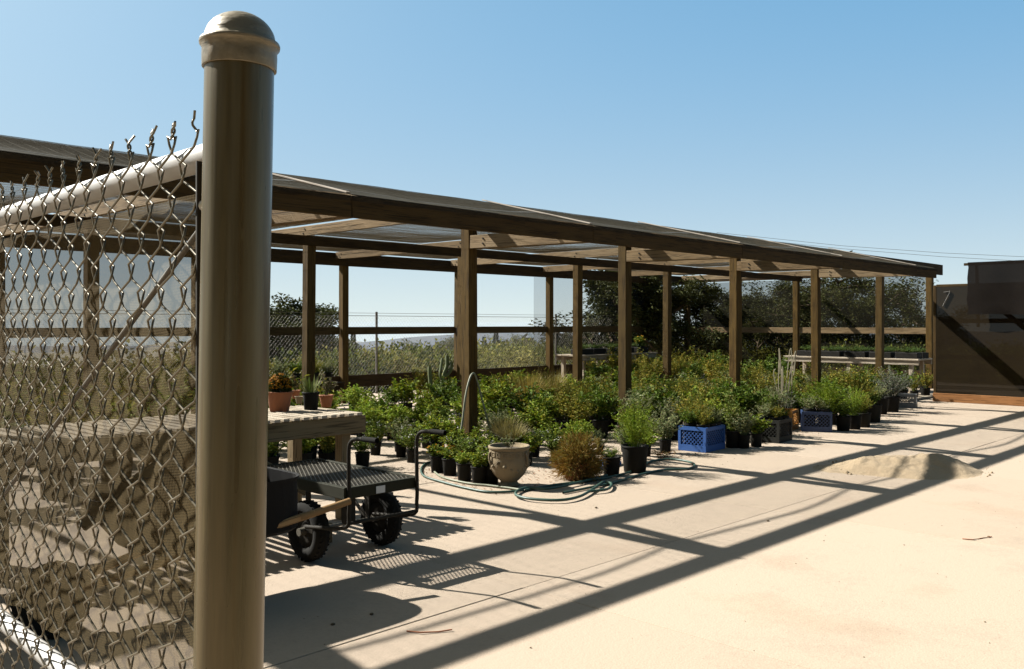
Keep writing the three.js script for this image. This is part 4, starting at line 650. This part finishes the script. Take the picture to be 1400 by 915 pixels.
{
  const a0 = 3.24, a1 = 3.8, b0 = 4.56, b1 = 5.7, T = 0.55, cart = thing('garden_cart', 'flat garden cart with an expanded metal bed, two fat tyres and bent pipe handles', 'cart');
  for (const [p, q] of [[P(a0, T - 0.035, b0), P(a1, T - 0.035, b0)], [P(a0, T - 0.035, b1), P(a1, T - 0.035, b1)]]) timber('frame_bar', p, q, 0.07, 0.035, M.greenSteel, cart);
  for (const a of [a0, a1]) timber('frame_bar', P(a, T - 0.033, b0 - 0.02), P(a, T - 0.033, b1 + 0.02), 0.074, 0.035, M.greenSteel, cart);
  for (const b of [4.95, 5.32]) timber('frame_bar', P(a0 + 0.02, T - 0.04, b), P(a1 - 0.02, T - 0.04, b), 0.04, 0.03, M.greenSteel, cart);
  const bars = []; const w = a1 - a0 - 0.04, d = b1 - b0 - 0.04;
  for (const s of [-1, 1]) for (let x = -d; x < w; x += 0.03) { const x0 = Math.max(0, x), x1 = Math.min(w, x + d * 0.55), t0 = (x0 - x) / 0.55, t1 = (x1 - x) / 0.55; if (x1 - x0 < 0.01) continue; const A = s > 0 ? a0 + 0.02 + x0 : a1 - 0.02 - x0, C = s > 0 ? a0 + 0.02 + x1 : a1 - 0.02 - x1, p = P(A, T - 0.006 + s * 0.0015, b0 + 0.02 + t0), q = P(C, T - 0.006 + s * 0.0015, b0 + 0.02 + Math.min(d, t1)); const g = new THREE.BoxGeometry(p.distanceTo(q), 0.004, 0.006); const m = new THREE.Mesh(g); orient(m, p, q); m.updateMatrix(); bars.push(g.applyMatrix4(m.matrix)); }
  part('mesh_bed', merge(bars), M.bedSteel, cart);
  const W1 = wheel(cart, 'wheel', 0.2, 0.1, M.darkSteel); W1.position.copy(P(3.9, 0.2, 5.05)); W1.rotation.z = Math.PI / 2; const W2 = wheel(cart, 'wheel', 0.2, 0.1, M.darkSteel); W2.position.copy(P(3.3, 0.2, 5.05)); W2.rotation.z = Math.PI / 2;
  part('axle', poly([P(3.26, 0.2, 5.05), P(3.96, 0.2, 5.05)], 0.012, 10), M.steel, cart);
  for (const a of [a0 + 0.06, a1 - 0.02]) { timber('axle_bracket', P(a, 0.19, 5.05), P(a, T - 0.06, 5.05), 0.05, 0.012, M.darkSteel, cart, 0.002, V(0, 0, 1)); timber('axle_bracket', P(a, 0.22, 5.08), P(a, T - 0.07, 5.45), 0.03, 0.012, M.darkSteel, cart, 0.002, V(0, 0, 1)); }
  timber('stand_leg', P(a0 + 0.1, 0.3, b0 + 0.1), P(a0 + 0.1, T - 0.07, b0 + 0.1), 0.07, 0.06, M.darkSteel, cart, 0.004, V(1, 0, 0)); timber('stand_leg', P(a0 + 0.3, 0.02, b1 - 0.1), P(a0 + 0.3, T - 0.07, b1 - 0.1), 0.04, 0.04, M.darkSteel, cart, 0.004, V(1, 0, 0));
  for (const a of [a0 + 0.01, a1 - 0.01]) { const h = part('handle', tube([P(a, 0.24, 5.0), P(a, 0.3, b0 + 0.02), P(a, 0.4, b0 - 0.03), P(a, 0.6, b0 - 0.03), P(a, 0.79, b0 - 0.03), P(a, 0.845, b0 - 0.06), P(a, 0.862, b0 - 0.13), P(a, 0.868, b0 - 0.3)], 0.0125, 60, 10), M.darkSteel, cart); part('grip', poly([P(a, 0.865, b0 - 0.17), P(a, 0.868, b0 - 0.31)], 0.0165, 10), M.rubber, h); }
  part('cross_bar', poly([P(a0, 0.33, b0 - 0.02), P(a1, 0.33, b0 - 0.02)], 0.011, 8), M.darkSteel, cart);
  const lb = part('paper_label', new THREE.BoxGeometry(0.07, 0.045, 0.003), M.white, cart); lb.position.copy(P(3.5, T - 0.04, b0 - 0.021));
  const bk = single('concrete_block', board(0.16, 0.14, 0.3, 0.006).translate(0, 0.071, 0), M.stone, 'grey concrete block on the floor behind the cart wheel', 'block'); bk.position.copy(P(3.62, 0, 5.5));

  const wb = thing('wheelbarrow', 'black wheelbarrow with wooden handles beside the garden cart', 'wheelbarrow', P(2.33, 0, 4.72));
  const ring = (y, hw, x0, x1) => { const o = []; for (let i = 0; i <= 40; i++) { const t = i / 40 * 2 * Math.PI, c = Math.cos(t), s = Math.sin(t), k = 0.45; o.push(V((x0 + x1) / 2 + Math.sign(c) * Math.pow(Math.abs(c), k) * (x1 - x0) / 2, y, Math.sign(s) * Math.pow(Math.abs(s), k) * hw)); } return o; };
  { const R = [ring(0.36, 0.24, -0.28, 0.56), ring(0.38, 0.26, -0.36, 0.585), ring(0.56, 0.29, -0.5, 0.575), ring(0.68, 0.31, -0.58, 0.56), ring(0.685, 0.325, -0.6, 0.575), ring(0.665, 0.322, -0.595, 0.57)], T3 = new Tris(), n = R[0].length - 1;
    for (let j = 0; j + 1 < R.length; j++) for (let i = 0; i < n; i++) { T3.tri(R[j][i], R[j][i + 1], R[j + 1][i]); T3.tri(R[j][i + 1], R[j + 1][i + 1], R[j + 1][i]); } for (let i = 0; i < n; i++) T3.tri(V(0, 0.36, 0), R[0][i], R[0][i + 1]); part('tray', T3.geo(), M.blackPaint, wb); }
  for (const s of [-1, 1]) {
    const h = timber('handle', V(-0.62, 0.24, s * 0.08), V(0.62, 0.46, s * 0.28), 0.04, 0.035, M.grip, wb, 0.008);
    part('grip', poly([V(0.52, 0.446, s * 0.266), V(0.62, 0.46, s * 0.28), V(0.84, 0.5, s * 0.31)], 0.021, 12), M.grip, wb);
    part('leg', tube([V(-0.16, 0.38, s * 0.2), V(0.06, 0.03, s * 0.24), V(0.12, 0.018, s * 0.24), V(0.2, 0.4, s * 0.25)], 0.017, 30, 8), M.darkSteel, wb);
  }
  const fw = wheel(wb, 'wheel', 0.19, 0.09, M.darkSteel); fw.position.set(-0.72, 0.19, 0); fw.rotation.x = Math.PI / 2;
  part('axle', poly([V(-0.72, 0.19, -0.12), V(-0.72, 0.19, 0.12)], 0.01, 8), M.steel, wb);
}
// ---------------------------------------------------------------- boundary fence behind the shade house
{
  const B = 16.1, fence = thing('boundary_fence', 'chain link boundary fence on thin steel posts behind the shade house', 'fence', P(0, 0, B));
  for (const a of [3.2, 6.2, 9.3, 12.3, 15.3, 18.4, 21.6, 25.4]) { part('post', poly([V(a, -0.3, 0), V(a, 1.83, 0)], 0.028, 10), M.steel, fence); }
  part('top_wire', poly([V(0, 1.74, 0.03), V(30, 1.74, 0.03)], 0.006, 5), M.steel, fence); part('barbed_wire', poly([V(0, 1.8, 0.03), V(30, 1.8, 0.03)], 0.004, 5), M.steel, fence);
  const bars = []; for (const s of [-1, 1]) for (let a = 2; a < 27; a += 0.085) bars.push(new THREE.BoxGeometry(2.3, 0.0015, 0.0015).rotateZ(s * 0.85).translate(a, 0.87, 0.034 + s * 0.002));
  const m = part('mesh', merge(bars), M.steel, fence); m.userData.kind = 'stuff';
}
// ---------------------------------------------------------------- trees and scrub beyond the fence
function crownTree(o) {                                      // o: h, spread, trunk, leaves, L, cols, bare (share of trunk without limbs), shape
  const T = new Tris(), trunkG = [], tips = [];
  const limb = (p, d, len, r, lvl) => {
    const pts = [p.clone()]; let q = p.clone(), dd = d.clone(); const n = 4;
    for (let i = 0; i < n; i++) { q = q.clone().addScaledVector(dd, len / n); dd.add(V(rr(-0.28, 0.28), rr(-0.1, 0.22), rr(-0.28, 0.28))).normalize(); pts.push(q); }
    trunkG.push(poly(pts, t => r * (1 - 0.65 * t), lvl > 1 ? 4 : 7));
    if (lvl >= 3) { tips.push(...pts.slice(1)); return; }
    const k = lvl === 0 ? 7 : 5; if (lvl === 2) tips.push(pts[3], pts[4]);
    for (let i = 0; i < k; i++) { const t = lvl === 0 ? o.bare + (1 - o.bare) * i / (k - 1) : 0.35 + 0.65 * i / (k - 1), f = t * n, j = Math.min(n - 1, Math.floor(f)), s = pts[j].clone().lerp(pts[j + 1], f - j), az = rnd() * 6.283, up = lvl === 0 ? rr(0.1, 0.9) : rr(-0.1, 0.8); limb(s, dirOf(az, up), len * rr(0.42, 0.62) * (o.spread ?? 1) * (lvl ? 0.9 : 1), r * 0.5, lvl + 1); }
  };
  limb(V(0, 0, 0), V(rr(-0.08, 0.08), 1, rr(-0.08, 0.08)).normalize(), o.h * 0.72, o.trunk, 0);
  for (let i = 0; i < o.leaves; i++) { const c = tips[Math.floor(rnd() * tips.length)], r = o.h * (o.clump ?? 0.07), d = dirOf(rnd() * 6.283, Math.asin(rr(-1, 1))).multiplyScalar(r * Math.cbrt(rnd())); leaf(T, c.clone().add(d), dirOf(rnd() * 6.283, rr(-0.7, 0.7)), o.L * rr(0.6, 1.3), o.L * 0.5, mixc(o.cols[0], o.cols[1], rnd())); }
  return [merge(trunkG), T.geo()];
}
function conifer(h, r, n) {
  const T = new Tris(), trunk = poly([V(0, 0, 0), V(0, h * 0.5, 0), V(0, h, 0)], t => 0.16 * (1 - t) + 0.01, 7);
  for (let i = 0; i < n; i++) { const t = Math.pow(rnd(), 0.8), az = rnd() * 6.283, y = h * (0.06 + 0.94 * t), R = r * (1 - t) * (0.75 + 0.35 * Math.sin(y * 9 / h * 6)) * Math.sqrt(rnd()) + 0.04; leaf(T, V(Math.cos(az) * R, y - R * 0.25, Math.sin(az) * R), dirOf(az + rr(-0.4, 0.4), rr(-0.4, 0.3)), 0.28, 0.07, mixc([0.02, 0.035, 0.016], [0.05, 0.07, 0.03], rnd())); }
  return [trunk, T.geo()];
}
function plantTree(name, label, geos, pos, turn, s, group, cat = 'tree') { const g = geos[1]; if (!g.boundingBox) g.computeBoundingBox(); s /= g.boundingBox.max.y; const o = thing(name, label, cat, pos, turn, group); part('trunk', geos[0], M.bark, o); part('crown', geos[1], M.treeLeaf, o); o.scale.setScalar(s); return o; }
{
  const onLand = (px, Z) => { const p = deep(px, HORIZON, Z); p.y = M.land(p.x, -p.z) - 0.1; return p; };
  const hTo = (px, py, Z) => deep(px, py, Z).y - onLand(px, Z).y;           // how tall a tree there must be for its top to reach that pixel
  const oakA = crownTree({ h: 6, trunk: 0.2, leaves: 18000, L: 0.24, cols: [[0.035, 0.042, 0.01], [0.12, 0.125, 0.025]], bare: 0.22, spread: 1.15, clump: 0.085 });
  const oakB = crownTree({ h: 6, trunk: 0.2, leaves: 8500, L: 0.2, cols: [[0.05, 0.06, 0.012], [0.19, 0.19, 0.04]], bare: 0.3, spread: 1.1, clump: 0.08 });
  const airy = crownTree({ h: 6, trunk: 0.16, leaves: 6000, L: 0.17, cols: [[0.06, 0.07, 0.02], [0.22, 0.22, 0.06]], bare: 0.35, spread: 1.05, clump: 0.07 });
  const oaks = [[384, 398, 27, oakA, 'dark broad oak beyond the fence, next to the gate post'], [440, 455, 31, oakA, 'low dark oak beyond the fence between the bench and the conifer'], [368, 424, 25, oakA, 'low dense oak leaning out beside the gate post'], [414, 446, 29, oakA, 'rounded dark oak between the first two posts of the middle row'],
    [838, 352, 27, oakA, 'large dark oak behind the trestle table'], [905, 368, 25, oakA, 'tall dark oak at the back corner of the shade house'], [872, 360, 31, oakB, 'dense oak filling the gap between two larger oaks'], [965, 388, 29, oakA, 'dark oak just past the back corner post']];
  oaks.forEach(([px, py, Z, g, l], i) => plantTree('oak_tree', l, g, onLand(px, Z), i * 1.7, hTo(px, py, Z)));
  const side = [[1035, 412, 31, oakB, 'round bushy tree beyond the end wall, next to the corner post'], [1075, 374, 34, airy, 'airy tree with thin foliage beyond the end wall'], [1118, 378, 31, airy, 'spreading tree behind the middle of the end wall'], [1160, 346, 33, oakB, 'dark tree whose twigs rise just over the roof'], [1190, 376, 30, oakB, 'dark dense tree behind the plank table'], [1235, 372, 38, airy, 'thin tree with sky showing through beyond the plank table'], [1008, 398, 33, oakA, 'dense dark tree beyond the first pane of the end wall'], [1100, 392, 38, oakA, 'dark tree set back behind the airy one'], [1262, 400, 30, oakB, 'bushy tree beside the screen wall']];
  side.forEach(([px, py, Z, g, l], i) => plantTree('broadleaf_tree', l, g, onLand(px, Z), 0.6 + i * 2.1, hTo(px, py, Z)));
  plantTree('conifer', 'pointed dark conifer standing alone beyond the fence', conifer(9, 1.5, 3600), onLand(483, 62), 0, hTo(483, 456, 62));
  plantTree('conifer', 'broad dark conifer on the slope near the white roof', conifer(9, 2.2, 3600), onLand(678, 80), 1, hTo(678, 453, 80));
  plantTree('conifer', 'slim dark conifer on the slope beside the first post', conifer(9, 0.8, 2200), onLand(662, 85), 2, hTo(662, 460, 85));
  plantTree('broadleaf_tree', 'pale round tree on the slope beside the first post', airy, onLand(586, 70), 1, hTo(586, 458, 70));
  plantTree('broadleaf_tree', 'light green tree on the slope by the white roof', airy, onLand(704, 95), 3, hTo(704, 455, 95));
  plantTree('broadleaf_tree', 'rounded green tree beside the far cottage', oakB, onLand(742, 90), 4, hTo(742, 458, 90));
  const shrubs = [[506, 472, 40, airy, 'yellow green shrub rising over the scrub next to the steel fence post'], [540, 470, 48, oakB, 'dark green shrub standing over the scrub in mid slope'], [566, 466, 55, oakB, 'round shrub below the ridge line'], [612, 468, 44, airy, 'light feathery shrub beside the cactus'], [690, 474, 38, oakB, 'dense green shrub just past the first post'], [722, 470, 46, airy, 'loose pale shrub in front of the white roof'], [765, 466, 40, oakB, 'olive shrub by the second steel fence post'], [455, 476, 36, oakB, 'leafy shrub beside the second back post'], [790, 452, 34, oakA, 'dark shrub at the edge of the oak grove'], [645, 480, 34, airy, 'small pale shrub half hidden by the first post']];
  shrubs.forEach(([px, py, Z, g, l], i) => plantTree('slope_shrub', l, g, onLand(px, Z), i * 2.3, hTo(px, py, Z), null, 'shrub'));
  // the oaks that stand round the yard behind the photographer and darken every face turned that way
  const grove = [[-8.5, -13], [-10.5, -8], [-8, -3.5], [-10, 1], [-8.2, 5.5], [-10.5, 10], [-8.5, 14.5], [-4, 17.5], [-4.5, -16], [-14, -5], [-14, 4], [-13.5, 12.5]];
  grove.forEach(([f, r], i) => { const p = FWD.clone().multiplyScalar(f).addScaledVector(RGT, r); p.y = -0.2; plantTree('yard_oak', 'tall oak in the row that closes the yard opposite the shade house', i % 3 ? oakA : oakB, p, i * 1.9, [9.5, 8.4, 10.2, 8.8][i % 4], 'oaks closing the yard opposite the shade house'); });
  // a cottage on the slope
  const c = thing('cottage', 'far cottage with a pale roof half hidden among trees', 'house', onLand(722, 210), 0.5); const hY = hTo(715, 462, 210);
  part('wall', new THREE.BoxGeometry(6, hY, 5).translate(0, hY / 2, 0), M.benchLeg, c);
  const s = new THREE.Shape(); s.moveTo(-3, 0); s.lineTo(0, 1.1); s.lineTo(3, 0); s.lineTo(3, -0.12); s.lineTo(0, 0.96); s.lineTo(-3, -0.12); part('roof', new THREE.ExtrudeGeometry(s, { depth: 6.8, bevelEnabled: false }).translate(0, hY, -3.4).rotateY(Math.PI / 2), M.white, c);
  c.scale.set(0.45, 1, 0.45); for (const z of [-1.4, 1.2]) part('window', new THREE.BoxGeometry(0.05, 1.1, 1).translate(-3.02, hY - 1.2, z), M.blackPaint, c);
  // scrub
  const bush = (cols, n, L) => { const T = new Tris(); for (let i = 0; i < n; i++) { const d = dirOf(rnd() * 6.283, Math.asin(rr(-0.15, 1))), k = Math.pow(rnd(), 0.45) * (0.8 + 0.5 * noise.noise(d.x * 2.2 + L * 50, d.y * 2.2, d.z * 2.2)); leaf(T, V(d.x * k, 0.15 + d.y * k * 0.95, d.z * k), d.clone().add(V(rr(-0.8, 0.8), rr(-0.3, 0.9), rr(-0.8, 0.8))).normalize(), L * rr(0.6, 1.2), L * 0.62, mixc(cols[0], cols[1], Math.pow(rnd(), 2.2))); } return T.geo(); };
  const kinds = [bush([[0.1, 0.11, 0.014], [0.5, 0.48, 0.07]], 2600, 0.075), bush([[0.13, 0.12, 0.02], [0.62, 0.55, 0.13]], 2400, 0.065), bush([[0.055, 0.075, 0.01], [0.3, 0.35, 0.04]], 2600, 0.085)];
  kinds.forEach((g, n) => {
    const list = []; for (let i = 0; i < 420; i++) { const Z = 21 + 70 * Math.pow(rnd(), 1.5), px = rr(-150, 1420), p = deep(px, HORIZON, Z), b = -p.z; if (b < 17.6 && p.x < 25.2) continue; p.y = M.land(p.x, b) - 0.1; const max = (deep(px, 466, Z).y - p.y) * 0.92; list.push([p, Math.max(0.35, Math.min(max, (0.8 + 0.035 * Z) * (0.35 + 1.5 * rnd() * rnd())))]); }
    const m = new THREE.InstancedMesh(g, M.treeLeaf, list.length), q = new THREE.Matrix4(); list.forEach(([p, s], i) => { q.compose(p, new THREE.Quaternion().setFromAxisAngle(UP, rnd() * 6.28), V(s * rr(0.9, 1.4), s, s * rr(0.9, 1.4))); m.setMatrixAt(i, q); });
    m.name = numbered('hillside_scrub'); m.userData = { kind: 'stuff', label: ['olive green scrub covering the slope beyond the fence', 'greyish scrub mixed through the slope beyond the fence', 'dark green scrub mixed through the slope beyond the fence'][n], category: 'scrub' }; scene.add(m);
  });
  // the far ridge
  const Zr = 3600, pos = [], idx = [], NP = 160, R = 6;
  for (let i = 0; i <= NP; i++) { const px = -500 + 2600 * i / NP, crest = 456 + 17 * Math.pow(Math.max(0, Math.min(1, (640 - px) / 190)), 1.3) + 5 * fbm(px * 0.012, 1, 1, 4) + (px > 640 ? 3 * Math.sin(px * 0.008) : 0); for (let j = 0; j <= R; j++) { const t = j / R, p = deep(px, crest, Zr + 900 * t * t), y = -125 * Math.pow(1 - t, 1.0); const nn = 26 * fbm(i * 0.21, j * 0.7, 5, 3) * (1 - t); const q = deep(px, HORIZON, Zr - 1400 + 1400 * t); const top = deep(px, crest, Zr).y; pos.push(q.x, -165 + (top + 165) * Math.pow(t, 0.8) + nn, q.z); } }
  for (let i = 0; i < NP; i++) for (let j = 0; j < R; j++) { const a = i * (R + 1) + j; idx.push(a, a + R + 1, a + 1, a + 1, a + R + 1, a + R + 2); }
  const g = new THREE.BufferGeometry(); g.setAttribute('position', new THREE.Float32BufferAttribute(pos, 3)); g.setIndex(idx); g.computeVertexNormals();
  structure('hills', g, new THREE.MeshStandardMaterial({ color: lin(0.028, 0.033, 0.036), roughness: 1, side: THREE.DoubleSide }));
  for (const [py, l] of [[0, 'upper thin overhead wire crossing the sky past the roof end'], [4, 'lower thin overhead wire crossing the sky past the roof end']]) single('overhead_wire', poly([deep(980, 318 + py, 62), deep(1150, 336 + py, 60), deep(1290, 346 + py * 1.3, 58), deep(1440, 353 + py * 1.6, 56)], 0.011, 4), M.steel, l, 'wire');
}
scene.fog = new THREE.FogExp2(new THREE.Color().setRGB(0.5, 0.64, 1), 0.000014);
scene.traverse(o => { if (o.isMesh) o.castShadow = o.receiveShadow = true; });
renderer.render(scene, camera);
